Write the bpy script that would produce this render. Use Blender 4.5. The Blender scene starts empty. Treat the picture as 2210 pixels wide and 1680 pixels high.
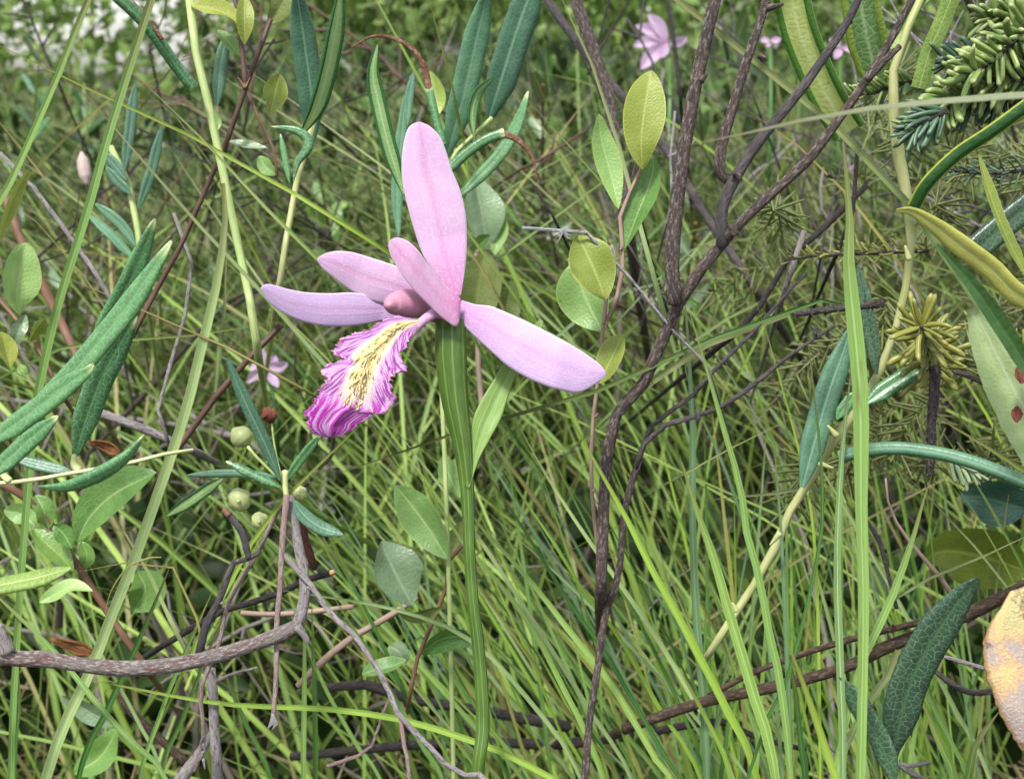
import bpy, math, random
import numpy as np
from mathutils import Vector, Matrix

random.seed(7)
rng = np.random.default_rng(11)
scene = bpy.context.scene
C = scene.collection

# ------------------------------------------------------------------ camera
CAM_H = 0.25
PITCH = math.radians(13.0)          # looking slightly down into the bog
HF = math.tan(math.radians(20.5))   # half width of the view at unit distance
FOCUS = 0.198
cam_data = bpy.data.cameras.new('camera')
cam_data.sensor_width = 36.0
cam_data.lens = 18.0 / HF
cam_data.clip_start = 0.005
cam_data.clip_end = 2000.0
cam_data.dof.use_dof = True
cam_data.dof.focus_distance = FOCUS
cam_data.dof.aperture_fstop = 58.0
cam = bpy.data.objects.new('camera', cam_data)
C.objects.link(cam)
cam.location = (0, 0, CAM_H)
cam.rotation_euler = (math.pi / 2 - PITCH, 0, 0)
scene.camera = cam

# ------------------------------------------------------------------ sky and sun (bright overcast day)
SUN_EL, SUN_ROT = math.radians(60), math.radians(-155)
world = bpy.data.worlds.new('World')
scene.world = world
world.use_nodes = True
wt = world.node_tree
wt.nodes.clear()
sky = wt.nodes.new('ShaderNodeTexSky')
sky.sky_type = 'NISHITA'
sky.sun_disc = False
sky.sun_elevation = SUN_EL
sky.sun_rotation = SUN_ROT
sky.dust_density = 1.5
sky.air_density = 1.2
hs = wt.nodes.new('ShaderNodeHueSaturation')
hs.inputs['Saturation'].default_value = 0.35
bg = wt.nodes.new('ShaderNodeBackground')
bg.inputs['Strength'].default_value = 0.068
wo = wt.nodes.new('ShaderNodeOutputWorld')
wt.links.new(sky.outputs[0], hs.inputs['Color'])
wt.links.new(hs.outputs[0], bg.inputs['Color'])
wt.links.new(bg.outputs[0], wo.inputs['Surface'])
sun_data = bpy.data.lights.new('sun', 'SUN')
sun_data.energy = 1.5
sun_data.angle = math.radians(10)
sun_data.color = (1.0, 0.97, 0.92)
sun = bpy.data.objects.new('sun', sun_data)
C.objects.link(sun)
# lamp shines along its -Z: from the sun's direction (rotation measured from +Y towards +X)
sdir = Vector((math.sin(SUN_ROT) * math.cos(SUN_EL), math.cos(SUN_ROT) * math.cos(SUN_EL), math.sin(SUN_EL)))
sun.rotation_euler = sdir.to_track_quat('Z', 'Y').to_euler()
sun.location = (0, -1, 3)

scene.view_settings.view_transform = 'Standard'
scene.view_settings.look = 'None'
scene.view_settings.gamma = 1.0
scene.view_settings.exposure = 1.9
scene.render.engine = 'CYCLES'
scene.cycles.max_bounces = 6
scene.cycles.diffuse_bounces = 1
scene.cycles.glossy_bounces = 2
scene.cycles.transmission_bounces = 2
scene.cycles.transparent_max_bounces = 4
scene.cycles.use_denoising = True

# ------------------------------------------------------------------ picture -> place helpers
W, H = 2210.0, 1680.0
FWD = Vector((0, math.cos(PITCH), -math.sin(PITCH)))
UPV = Vector((0, math.sin(PITCH), math.cos(PITCH)))
RGT = Vector((1, 0, 0))
CAMP = Vector((0, 0, CAM_H))
PXM = 2 * HF / W                    # metres per sketch unit at one metre

def P(x, y, d):
    """sketch point at distance d in front of the lens -> place"""
    return CAMP + FWD * d + RGT * ((x - W / 2) * PXM * d) + UPV * (-(y - H / 2) * PXM * d)

ZONE = {0: (0, 0, 1.0), 1: (600, 260, 1.9533), 2: (0, 0, 2.6), 3: (800, 0, 2.6), 4: (1650, 0, 2.6),
        5: (0, 520, 2.5459), 6: (1650, 600, 2.5459), 7: (0, 1140, 2.2071), 8: (800, 1140, 2.2071), 9: (1650, 1140, 2.2071)}

def Z(zone, *xy):
    """points measured in one of the enlarged study views -> sketch units"""
    if zone == 0:
        return [tuple(p) for p in xy]
    x0, y0, f = ZONE[zone]
    return [((x0 + p[0] / f) * 0.884, (y0 + p[1] / f) * 0.884) + tuple(p[2:]) for p in xy]

def ZS(zone, v):
    return v if zone == 0 else v / ZONE[zone][2] * 0.884

def PTS(pts, d0, d1=None):
    """sketch points -> place; the distance runs from d0 to d1 unless a point brings its own"""
    d1 = d0 if d1 is None else d1
    n = len(pts)
    return [P(p[0], p[1], p[2] if len(p) > 2 else d0 + (d1 - d0) * i / max(1, n - 1)) for i, p in enumerate(pts)]

def smooth(pts, n):
    """Catmull-Rom through pts, n segments evenly spread over the length"""
    p = np.array([tuple(q) for q in pts], float)
    if len(p) == 2:
        t = np.linspace(0, 1, n + 1)[:, None]
        return p[0] * (1 - t) + p[1] * t
    q = np.vstack([2 * p[0] - p[1], p, 2 * p[-1] - p[-2]])
    out = []
    for i in range(1, len(q) - 2):
        t = np.linspace(0, 1, 12, endpoint=False)[:, None]
        a, b, c, e = q[i - 1], q[i], q[i + 1], q[i + 2]
        out.append(0.5 * (2 * b + (c - a) * t + (2 * a - 5 * b + 4 * c - e) * t ** 2 + (3 * b - a - 3 * c + e) * t ** 3))
    out = np.vstack(out + [p[-1:]])
    L = np.concatenate([[0], np.cumsum(np.linalg.norm(np.diff(out, axis=0), axis=1))])
    s = np.linspace(0, L[-1], n + 1)
    return np.stack([np.interp(s, L, out[:, k]) for k in range(out.shape[1])], 1)

def by_station(pts, n):
    """Catmull-Rom sampled evenly from point to point, so that two margins keep in step"""
    p = np.array(pts, float)
    q = np.vstack([2 * p[0] - p[1], p, 2 * p[-1] - p[-2]])
    u = np.linspace(0, len(p) - 1 - 1e-9, n + 1)
    i = u.astype(int); t = (u - i)[:, None]
    a, b, c, e = q[i], q[i + 1], q[i + 2], q[i + 3]
    return 0.5 * (2 * b + (c - a) * t + (2 * a - 5 * b + 4 * c - e) * t ** 2 + (3 * b - a - 3 * c + e) * t ** 3)

def unit(a):
    return a / np.maximum(1e-12, np.linalg.norm(a, axis=-1, keepdims=True))

def tangents(c):
    t = np.gradient(c, axis=0)
    return unit(t)

VIEW = np.array(CAMP)

# ------------------------------------------------------------------ object helpers
def tag(o, label=None, cat=None, group=None, kind=None):
    if label: o['label'] = label
    if cat: o['category'] = cat
    if group: o['group'] = group
    if kind: o['kind'] = kind
    return o

def empty(name, loc, label, cat, group=None):
    o = bpy.data.objects.new(name, None)
    o.empty_display_size = 0.01
    o.location = loc
    C.objects.link(o)
    return tag(o, label, cat, group)

def attach(o, parent):
    if parent is not None:
        o.parent = parent
        if parent.type == 'EMPTY':
            o.matrix_parent_inverse = Matrix.Translation(parent.location).inverted()

def mk(name, verts, faces, mat, parent=None, uv=None, mm=None, rnd=None, flat=False):
    me = bpy.data.meshes.new(name)
    verts = np.asarray(verts, float)
    me.from_pydata(verts.tolist(), [], [tuple(int(i) for i in f) for f in faces])
    if uv is not None or mm is not None:
        li = np.empty(len(me.loops), np.int32)
        me.loops.foreach_get('vertex_index', li)
        for nm, arr in (('uv', uv), ('mm', mm)):
            if arr is None: continue
            l = me.uv_layers.new(name=nm)
            l.data.foreach_set('uv', np.asarray(arr, np.float32)[li].ravel())
    if rnd is not None:
        a = me.attributes.new('rnd', 'FLOAT', 'POINT')
        a.data.foreach_set('value', np.asarray(rnd, np.float32))
    if not flat:
        me.polygons.foreach_set('use_smooth', np.ones(len(me.polygons), bool))
    me.materials.append(mat)
    me.update()
    o = bpy.data.objects.new(name, me)
    C.objects.link(o)
    attach(o, parent)
    return o

def grid_faces(nl, nc, off=0, wrap=False):
    f = []
    for i in range(nl - 1):
        for j in range(nc if wrap else nc - 1):
            k = (j + 1) % nc
            f.append((off + i * nc + j, off + i * nc + k, off + (i + 1) * nc + k, off + (i + 1) * nc + j))
    return f

def frames(c, roll=0.0, hint=None):
    """tangent, side and normal along a centre line; the normal faces the viewer, turned by roll"""
    t = tangents(c)
    v = (VIEW - c) if hint is None else np.broadcast_to(np.array(hint, float), c.shape)
    n = unit(v - (v * t).sum(1, keepdims=True) * t)
    s = unit(np.cross(t, n))
    r = np.radians(np.broadcast_to(np.asarray(roll, float), (len(c),)))[:, None]
    n2 = n * np.cos(r) + s * np.sin(r)
    s2 = unit(np.cross(t, n2))
    return t, s2, n2

SECT = {
    'vee': [(-1, .42), (-.5, .2), (-.06, 0), (.06, 0), (.5, .2), (1, .42)],
    'ridge': [(-1, -.42), (-.55, -.12), (-.1, 0), (.1, 0), (.55, -.12), (1, -.42)],
    'flat': [(-1, -.05), (-.6, .02), (-.25, .03), (0, -.02), (.25, .03), (.6, .02), (1, -.05)],
    'fold': [(-1, .45), (-.6, .27), (-.25, .12), (0, 0), (.25, .12), (.6, .27), (1, .45)],
    'roll': [(-.72, -.40), (-.90, -.42), (-1, -.24), (-.93, -.05), (-.62, .05), (-.28, .02), (0, -.07), (.28, .02), (.62, .05), (.93, -.05), (1, -.24), (.90, -.42), (.72, -.40)],
    'under': [(-.62, .20), (-.80, .34), (-.97, .26), (-1, .06), (-.8, -.04), (-.4, .02), (0, .09), (.4, .02), (.8, -.04), (1, .06), (.97, .26), (.80, .34), (.62, .20)],
    'quill': [(.15, -.95), (-.5, -.85), (-.93, -.45), (-1, 0), (-.8, .5), (-.4, .78), (0, .72), (.4, .78), (.8, .5), (1, 0), (.93, -.45), (.5, -.85), (-.15, -.95)],
}
PROF = {
    'blade': lambda t: np.clip(1.0 - t ** 3.2, 0.0, 1) * (0.75 + 0.25 * np.minimum(1, t * 6)),
    'strap': lambda t: np.full_like(t, 1.0),
    'lance': lambda t: np.clip(np.minimum(1, (t / .28 + .12)) ** .75, 0, 1) * np.clip((1 - t) / .30 + .03, 0, 1) ** .62,
    'oval': lambda t: np.clip(np.sin(np.pi * np.clip(t, 0, 1) ** 1.12), 0, 1) ** .72 + .035,
    'spindle': lambda t: np.clip(np.sin(np.pi * np.clip(t, .02, 1)), 0, 1) ** .8 + .03,
    'tail': lambda t: 1.0 - .8 * t,
}

def ribbon(name, pts, width, mat, parent=None, sect='vee', prof='blade', t0=0.0, roll=0.0, n=26, twist=0.0, wave=0.0, depth=1.0, widths=None, hint=None, jit=0.0, thick=0.0):
    """a leaf, blade or petal: cross-section swept along a line. width in metres (full)."""
    c = smooth(pts, n)
    m = len(c)
    tt = np.linspace(0, 1, m)
    tp = np.clip((tt - t0) / (1 - t0), 0, 1)      # t0: share of the length that is the hidden foot
    w = (PROF[prof](tp) if widths is None else np.interp(tp, np.linspace(0, 1, len(widths)), widths)) * width * .5
    rl = roll + twist * (tt - .5)
    t, s, nn = frames(c, rl, hint)
    sec = np.array(SECT[sect])
    k = len(sec)
    ph = random.uniform(0, 6.28)
    Lm = np.concatenate([[0], np.cumsum(np.linalg.norm(np.diff(c, axis=0), axis=1))])
    wv = wave * width * np.sin(tt * 9 + ph)
    v = np.zeros((m, k, 3))
    uv = np.zeros((m, k, 2))
    mm = np.zeros((m, k, 2))
    sarc = np.concatenate([[0], np.cumsum(np.linalg.norm(np.diff(sec, axis=0), axis=1))])
    sarc = sarc / sarc[-1]
    for j in range(k):
        e = w * (1 + jit * rng.normal(size=m) * (1 if j in (0, k - 1) else 0))
        v[:, j] = c + s * (sec[j, 0] * e)[:, None] + nn * (sec[j, 1] * e * depth + wv * sec[j, 0])[:, None]
        uv[:, j, 0] = sarc[j]
        uv[:, j, 1] = tt
        mm[:, j, 0] = (sarc[j] - .5) * 2 * w * 100 * 1.2 + ph * 3
        mm[:, j, 1] = Lm * 100 + ph
    o = mk(name, v.reshape(-1, 3), grid_faces(m, k), mat, parent, uv.reshape(-1, 2), mm.reshape(-1, 2))
    if thick > 0:
        md = o.modifiers.new('thickness', 'SOLIDIFY')
        md.thickness = thick
        md.offset = 0
    return o

def tube(name, pts, r0, r1, mat, parent=None, sides=9, n=None, knot=0.0, cap=True, radii=None, ridges=0, ridge=0.0, seg=0.004):
    """a stem or twig; radii in metres. knot roughens the outline the way buds and scars do."""
    p = [np.array(tuple(q)) for q in pts]
    L = sum(np.linalg.norm(p[i + 1] - p[i]) for i in range(len(p) - 1))
    n = n or int(min(70, max(6, L / seg)))
    c = smooth(pts, n)
    m = len(c)
    tt = np.linspace(0, 1, m)
    if radii is None:
        r = r0 + (r1 - r0) * tt
    elif len(radii) == len(pts):          # one radius for each given point
        cl = np.concatenate([[0], np.cumsum([np.linalg.norm(p[i + 1] - p[i]) for i in range(len(p) - 1)])])
        r = np.interp(tt, cl / cl[-1], radii)
    else:
        r = np.interp(tt, np.linspace(0, 1, len(radii)), radii)
    if knot:
        c = c + rng.normal(size=c.shape) * (r * knot * .35)[:, None]
        r = r * (1 + knot * np.clip(rng.normal(size=m), -1.2, 2.2) * .5)
    t, s, nn = frames(c, 0, None)
    a = np.linspace(0, 2 * np.pi, sides, endpoint=False)
    rr = np.ones((m, sides))
    if ridges:
        rr = 1 + ridge * np.cos(a * ridges)[None, :] * np.ones((m, 1))
    if knot:
        rr = rr * (1 + rng.normal(size=(m, sides)) * knot * .22)
    v = c[:, None] + (r[:, None] * rr)[..., None] * (np.cos(a)[None, :, None] * s[:, None] + np.sin(a)[None, :, None] * nn[:, None])
    Lm = np.concatenate([[0], np.cumsum(np.linalg.norm(np.diff(c, axis=0), axis=1))])
    uv = np.stack([np.broadcast_to(a / 6.2832, (m, sides)), np.broadcast_to(tt[:, None], (m, sides))], -1)
    mm = np.stack([np.cos(a)[None] * r[:, None] * 100 + np.zeros((m, sides)), np.broadcast_to(Lm[:, None] * 100, (m, sides))], -1)
    V = v.reshape(-1, 3)
    F = grid_faces(m, sides, 0, True)
    U = uv.reshape(-1, 2)
    M = mm.reshape(-1, 2)
    if cap:
        e0, e1 = len(V), len(V) + 1
        V = np.vstack([V, c[:1] - t[:1] * r[0] * .4, c[-1:] + t[-1:] * r[-1] * .5])
        U = np.vstack([U, [[.5, 0]], [[.5, 1]]])
        M = np.vstack([M, [[0, 0]], [[0, Lm[-1] * 100]]])
        F += [(e0, (j + 1) % sides, j) for j in range(sides)]
        b = (m - 1) * sides
        F += [(e1, b + j, b + (j + 1) % sides) for j in range(sides)]
    return mk(name, V, F, mat, parent, U, M)

def px(w, d):
    return w * PXM * d

def down(pts, d_more=0.0, lean=(0, 0)):
    """carry a stem on from its last traced point down into the moss"""
    p = Vector(tuple(pts[-1])); q = Vector(tuple(pts[-2]))
    dirv = (p - q); dirv.normalize()
    e = p + dirv * 0.03 + Vector((0, d_more * .3, -0.02))
    if e.z < 0.01: e.z = 0.01
    g = Vector((e.x + dirv.x * .03 + lean[0], e.y + d_more + lean[1], -0.005))
    if (g - e).length < .01 or e.z < .02:
        return list(pts) + [g]
    return list(pts) + [e, g]

# ------------------------------------------------------------------ materials
class NT:
    """tiny helper for node trees"""
    def __init__(self, name):
        self.m = bpy.data.materials.new(name)
        self.m.use_nodes = True
        self.t = self.m.node_tree
        self.t.nodes.clear()
        self.out = self.t.nodes.new('ShaderNodeOutputMaterial')
    def put(self, sock, v):
        if v is None: return
        if hasattr(v, 'is_output'):
            self.t.links.new(v, sock)
        else:
            if sock.type == 'RGBA' and len(v) == 3: v = (*v, 1)
            sock.default_value = v
    def n(self, typ, ins=None, out=0, **props):
        nd = self.t.nodes.new(typ)
        for k, v in props.items(): setattr(nd, k, v)
        for k, v in (ins or {}).items(): self.put(nd.inputs[k], v)
        return nd.outputs[out]
    def math(self, op, a, b=None, c=None, clamp=False):
        nd = self.t.nodes.new('ShaderNodeMath'); nd.operation = op; nd.use_clamp = clamp
        for i, v in enumerate((a, b, c)): self.put(nd.inputs[i], v)
        return nd.outputs[0]
    def mix(self, f, a, b, blend='MIX'):
        nd = self.t.nodes.new('ShaderNodeMix'); nd.data_type = 'RGBA'; nd.blend_type = blend; nd.clamp_factor = True
        self.put(nd.inputs[0], f); self.put(nd.inputs[6], a); self.put(nd.inputs[7], b)
        return nd.outputs[2]
    def ramp(self, f, stops, interp='LINEAR'):
        nd = self.t.nodes.new('ShaderNodeValToRGB'); cr = nd.color_ramp; cr.interpolation = interp
        while len(cr.elements) < len(stops): cr.elements.new(0.5)
        for e, (p, c) in zip(cr.elements, stops):
            e.position = p; e.color = (*c, 1) if len(c) == 3 else c
        self.put(nd.inputs[0], f)
        return nd.outputs[0]
    def step(self, v, lo, hi):
        nd = self.t.nodes.new('ShaderNodeMapRange'); nd.interpolation_type = 'SMOOTHSTEP'
        self.put(nd.inputs[0], v); nd.inputs[1].default_value = lo; nd.inputs[2].default_value = hi
        return nd.outputs[0]
    def uv(self, name):
        return self.n('ShaderNodeUVMap', uv_map=name)
    def sep(self, v):
        nd = self.t.nodes.new('ShaderNodeSeparateXYZ'); self.put(nd.inputs[0], v)
        return nd.outputs
    def scale(self, v, s):
        nd = self.t.nodes.new('ShaderNodeMapping'); self.put(nd.inputs[0], v); nd.inputs['Scale'].default_value = s
        return nd.outputs[0]
    def noise(self, v, scale, detail=3, rough=.6):
        return self.n('ShaderNodeTexNoise', {'Vector': v, 'Scale': scale, 'Detail': detail, 'Roughness': rough})
    def rand(self):
        return self.n('ShaderNodeObjectInfo', out=5) if False else self._rand()
    def _rand(self):
        nd = self.t.nodes.new('ShaderNodeObjectInfo')
        return nd.outputs['Random']
    def vary(self, col, amount=.25, fac=None):
        """the whole leaf a little lighter, darker, yellower"""
        r = self._rand() if fac is None else fac
        nd = self.t.nodes.new('ShaderNodeHueSaturation')
        self.put(nd.inputs['Hue'], self.math('MULTIPLY_ADD', r, -.03, .515))
        self.put(nd.inputs['Value'], self.math('MULTIPLY_ADD', r, amount * 2, 1 - amount))
        self.put(nd.inputs['Color'], col)
        return nd.outputs[0]
    def finish(self, col, rough=.5, spec=.4, transl=.3, tcol=None, height=None, bump=.3, dist=.0005, sheen=0.0, coat=0.0):
        p = self.t.nodes.new('ShaderNodeBsdfPrincipled')
        self.put(p.inputs['Base Color'], col)
        self.put(p.inputs['Roughness'], rough)
        self.put(p.inputs['Specular IOR Level'], spec)
        if sheen: p.inputs['Sheen Weight'].default_value = sheen
        if coat: p.inputs['Coat Weight'].default_value = coat
        nrm = None
        if height is not None:
            b = self.t.nodes.new('ShaderNodeBump')
            b.inputs['Strength'].default_value = bump; b.inputs['Distance'].default_value = dist
            self.put(b.inputs['Height'], height)
            nrm = b.outputs[0]
            self.t.links.new(nrm, p.inputs['Normal'])
        sh = p.outputs[0]
        if transl > 0:
            tr = self.t.nodes.new('ShaderNodeBsdfTranslucent')
            self.put(tr.inputs['Color'], col if tcol is None else tcol)
            if nrm is not None: self.t.links.new(nrm, tr.inputs['Normal'])
            mx = self.t.nodes.new('ShaderNodeMixShader')
            mx.inputs[0].default_value = transl
            self.t.links.new(sh, mx.inputs[1]); self.t.links.new(tr.outputs[0], mx.inputs[2])
            sh = mx.outputs[0]
        self.t.links.new(sh, self.out.inputs['Surface'])
        return self.m

def leaf_mat(name, a, b, vein, veins=0.7, vscale=9.0, rib=None, rim=None, rimw=.0, rough=.42, spec=.45, transl=.22, spots=None, quilt=1.0, stretch=1.0, vary=.22, tipc=None, bump=.16):
    """leaf with a net of veins; across/along from uv, the net in centimetres"""
    T = NT(name)
    uvs = T.sep(T.uv('uv'))
    ac = T.math('ABSOLUTE', T.math('MULTIPLY_ADD', uvs[0], 2, -1))
    mmv = T.uv('mm')
    dn = T.n('ShaderNodeTexNoise', {'Vector': mmv, 'Scale': 6.0, 'Detail': 2}, out=1)
    mv = T.n('ShaderNodeMixRGB', {0: .06, 1: mmv, 2: dn}) if False else None
    add = T.t.nodes.new('ShaderNodeVectorMath'); add.operation = 'MULTIPLY_ADD'
    T.t.links.new(dn, add.inputs[0]); add.inputs[1].default_value = (.12, .12, 0); T.t.links.new(T.scale(mmv, (1, stretch, 1)), add.inputs[2])
    vo = T.n('ShaderNodeTexVoronoi', {'Vector': add.outputs[0], 'Scale': vscale}, feature='DISTANCE_TO_EDGE', voronoi_dimensions='2D')
    vm = T.math('SUBTRACT', 1, T.step(vo, .012, .055))
    nz = T.noise(mmv, 3.0, 4)
    fine = T.noise(mmv, 45.0, 2)
    col = T.mix(T.step(nz, .35, .68), a, b)
    col = T.mix(T.math('MULTIPLY', fine, .25), col, vein)
    col = T.vary(col, vary)
    if tipc is not None:
        col = T.mix(T.step(uvs[1], .90, .985), col, tipc)
    col = T.mix(T.math('MULTIPLY', vm, veins), col, vein)
    ribm = T.math('SUBTRACT', 1, T.step(ac, .02, .085))
    col = T.mix(T.math('MULTIPLY', ribm, .75), col, vein if rib is None else rib)
    if rim is not None:
        col = T.mix(T.step(ac, rimw, rimw + .08), col, rim)
    sp0 = T.noise(mmv, 7.0, 4, .7)
    col = T.mix(T.math('MULTIPLY', T.step(sp0, .66, .71), .6), col, (.17, .11, .04))
    if spots is not None:
        sp = T.noise(mmv, 4.5, 3, .65)
        col = T.mix(T.math('MULTIPLY', T.step(sp, .60, .68), .85), col, spots)
    hgt = T.math('ADD', T.math('MULTIPLY', T.step(vo, 0, .35), quilt), T.math('MULTIPLY', fine, .15))
    hgt = T.math('SUBTRACT', hgt, T.math('MULTIPLY', ribm, .8))
    return T.finish(col, rough, spec, transl, None, hgt, bump, .00025)

def grass_mat(name, a, b, mid, brown=(.16, .10, .035), vary=.25, transl=.3, use_rnd=False, straw=None, rough=.34, spec=.5):
    T = NT(name)
    uvs = T.sep(T.uv('uv'))
    ac = T.math('ABSOLUTE', T.math('MULTIPLY_ADD', uvs[0], 2, -1))
    r = T.n('ShaderNodeAttribute', out=2, attribute_name='rnd') if use_rnd else T._rand()
    comb = T.t.nodes.new('ShaderNodeCombineXYZ')
    T.put(comb.inputs[0], T.math('MULTIPLY', uvs[0], 11.0)); T.put(comb.inputs[1], T.math('MULTIPLY', uvs[1], 2.2)); T.put(comb.inputs[2], T.math('MULTIPLY', r, 90.0))
    lines = T.noise(comb.outputs[0], 1.6, 3, .65)
    comb2 = T.t.nodes.new('ShaderNodeCombineXYZ')
    T.put(comb2.inputs[0], T.math('MULTIPLY', uvs[0], 1.5)); T.put(comb2.inputs[1], T.math('MULTIPLY', uvs[1], 9.0)); T.put(comb2.inputs[2], T.math('MULTIPLY', r, 55.0))
    blot = T.noise(comb2.outputs[0], 1.5, 4, .7)
    col = T.mix(T.step(lines, .36, .64), a, b)
    if use_rnd:
        col = T.vary(col, vary, r)
        if straw is not None:
            col = T.mix(T.step(r, .82, .85), col, straw)
    else:
        col = T.vary(col, vary)
    col = T.mix(T.math('MULTIPLY', T.math('SUBTRACT', 1, T.step(ac, .03, .16)), .7), col, mid)
    col = T.mix(T.math('MULTIPLY', T.step(blot, .60, .70), .55), col, brown)
    col = T.mix(T.math('MULTIPLY', T.step(uvs[1], .90, 1.0), .6), col, brown)
    return T.finish(col, rough, spec, transl, None, lines, .5, .0003)

def bark_mat(name, a, b, c, rough=.8, scale=1.0, bump=.8, lichen=None):
    T = NT(name)
    mmv = T.uv('mm')
    n1 = T.noise(T.scale(mmv, (24 * scale, 6.5 * scale, 1)), 1.0, 6, .75)
    n2 = T.noise(T.scale(mmv, (5 * scale, 1.4 * scale, 1)), 1.0, 4, .65)
    n3 = T.noise(T.scale(mmv, (40 * scale, 40 * scale, 1)), 1.0, 2)
    col = T.mix(T.step(n2, .40, .62), a, b)
    col = T.mix(T.step(n1, .48, .62), col, c)
    if lichen is not None:
        col = T.mix(T.math('MULTIPLY', T.step(T.noise(mmv, 3.0, 4, .7), .58, .66), .8), col, lichen)
    hgt = T.math('ADD', n1, T.math('MULTIPLY', n3, .35))
    return T.finish(col, rough, .25, 0, None, hgt, bump, .0016)

def stem_mat(name, a, b, rough=.5, transl=0.0, lines=None, la=.5):
    T = NT(name)
    mmv = T.uv('mm')
    n2 = T.noise(T.scale(mmv, (4, 1.2, 1)), 1.0, 4, .6)
    n1 = T.noise(T.scale(mmv, (30, 1.5, 1)), 1.0, 3, .6)
    col = T.mix(T.step(n2, .35, .65), a, b)
    if lines is not None:
        u = T.sep(T.uv('uv'))[0]
        w = T.math('SINE', T.math('MULTIPLY', u, 6.2832 * 9))
        col = T.mix(T.math('MULTIPLY', T.step(w, .72, .98), la), col, lines)
    col = T.mix(T.math('MULTIPLY', T.step(n1, .55, .75), .35), col, b)
    return T.finish(col, rough, .4, transl, None, n1, .5, .0004)

def petal_mat(name, pale, mid, deep, edge):
    """lilac petal: deeper at the claw and along the midvein, paler towards the rim, faint long veins"""
    T = NT(name)
    uvs = T.sep(T.uv('uv'))
    ac = T.math('ABSOLUTE', T.math('MULTIPLY_ADD', uvs[0], 2, -1))
    mmv = T.uv('mm')
    comb = T.t.nodes.new('ShaderNodeCombineXYZ')
    T.put(comb.inputs[0], T.math('MULTIPLY', uvs[0], 16.0)); T.put(comb.inputs[1], T.math('MULTIPLY', uvs[1], 1.2))
    veins = T.noise(comb.outputs[0], 1.2, 3, .55)
    cells = T.n('ShaderNodeTexVoronoi', {'Vector': mmv, 'Scale': 95.0}, voronoi_dimensions='2D')
    blot = T.noise(mmv, 2.2, 3)
    col = T.mix(T.step(blot, .3, .7), pale, mid)
    col = T.mix(T.math('MULTIPLY', T.step(veins, .50, .74), .26), col, deep)
    col = T.mix(T.math('MULTIPLY', T.math('SUBTRACT', 1, T.step(ac, .0, .34)), .34), col, deep)
    col = T.mix(T.math('MULTIPLY', T.math('SUBTRACT', 1, T.step(uvs[1], .0, .42)), .85), col, deep)
    col = T.mix(T.step(ac, .88, 1.0), col, edge)
    col = T.mix(T.math('MULTIPLY', T.step(T.noise(mmv, 22.0, 5, .8), .48, .66), .55), col, edge)
    col = T.mix(T.math('MULTIPLY', T.step(cells, .0, .6), .22), col, edge)
    hgt = T.math('ADD', T.math('MULTIPLY', cells, .6), T.math('MULTIPLY', veins, .9))
    return T.finish(col, .45, .35, .27, None, hgt, .6, .0003, sheen=.15)

M = {}
# bog rosemary: leathery dark leaves, pale net of veins
M['rosemary'] = leaf_mat('rosemary_leaf', (.036, .140, .044), (.068, .205, .072), (.24, .42, .20), .75, 13.0, rib=(.14, .30, .12), bump=.09, rough=.33, spec=.55, transl=.12, tipc=(.55, .62, .30))
M['rosemary_blue'] = leaf_mat('rosemary_leaf_blue', (.055, .145, .075), (.090, .205, .110), (.17, .31, .22), .5, 13.0, rib=(.20, .34, .23), bump=.10, rough=.4, spec=.5, transl=.14)
M['rosemary_deep'] = leaf_mat('rosemary_leaf_deep', (.010, .042, .020), (.018, .065, .028), (.20, .29, .18), .65, 13.0, rib=(.06, .13, .06), bump=.09, rough=.3, spec=.5, transl=.06)
M['rosemary_under'] = leaf_mat('rosemary_underside', (.24, .40, .13), (.30, .46, .17), (.42, .56, .28), .3, 13.0, rim=(.035, .13, .035), rimw=.50, rough=.55, spec=.3, transl=.3)
M['lime_under'] = leaf_mat('lime_underside', (.36, .47, .10), (.44, .54, .16), (.62, .70, .34), .6, 11.0, rim=(.09, .22, .04), rimw=.62, rough=.5, spec=.3, transl=.42)
M['lime'] = leaf_mat('lime_leaf', (.22, .36, .05), (.32, .46, .09), (.56, .64, .28), .6, 12.0, rough=.45, spec=.4, transl=.4)
M['mid_net'] = leaf_mat('netted_leaf', (.085, .20, .05), (.13, .27, .08), (.42, .53, .28), .85, 10.0, rim=(.30, .42, .08), rimw=.70, rough=.45, transl=.3)
# leatherleaf: oval, olive, minutely scaly
M['olive'] = leaf_mat('olive_leaf', (.22, .28, .035), (.29, .34, .065), (.42, .46, .15), .18, 16.0, rough=.45, spec=.4, transl=.3, rim=(.40, .42, .09), rimw=.90)
M['pale_oval'] = leaf_mat('pale_oval_leaf', (.19, .34, .085), (.26, .42, .13), (.38, .52, .22), .22, 14.0, rough=.4, spec=.45, transl=.28, rim=(.34, .46, .13), rimw=.92)
M['green_oval'] = leaf_mat('green_oval_leaf', (.075, .19, .030), (.12, .26, .05), (.30, .42, .14), .25, 12.0, rough=.38, spec=.5, transl=.26)
M['grey_oval'] = leaf_mat('grey_green_oval_leaf', (.12, .20, .10), (.18, .27, .15), (.28, .36, .20), .18, 10.0, rough=.36, spec=.55, transl=.2)
M['dull_oval'] = leaf_mat('dull_olive_leaf', (.10, .14, .035), (.14, .18, .05), (.20, .24, .08), .2, 10.0, rough=.55, spec=.3, transl=.2)
M['teal_oval'] = leaf_mat('teal_oval_leaf', (.018, .055, .040), (.028, .075, .050), (.06, .13, .09), .3, 8.0, rough=.4, spec=.5, transl=.1)
M['yellow_round'] = leaf_mat('yellow_green_leaf', (.13, .17, .016), (.17, .21, .024), (.24, .28, .06), .25, 7.0, rough=.5, spec=.3, transl=.35)
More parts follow.
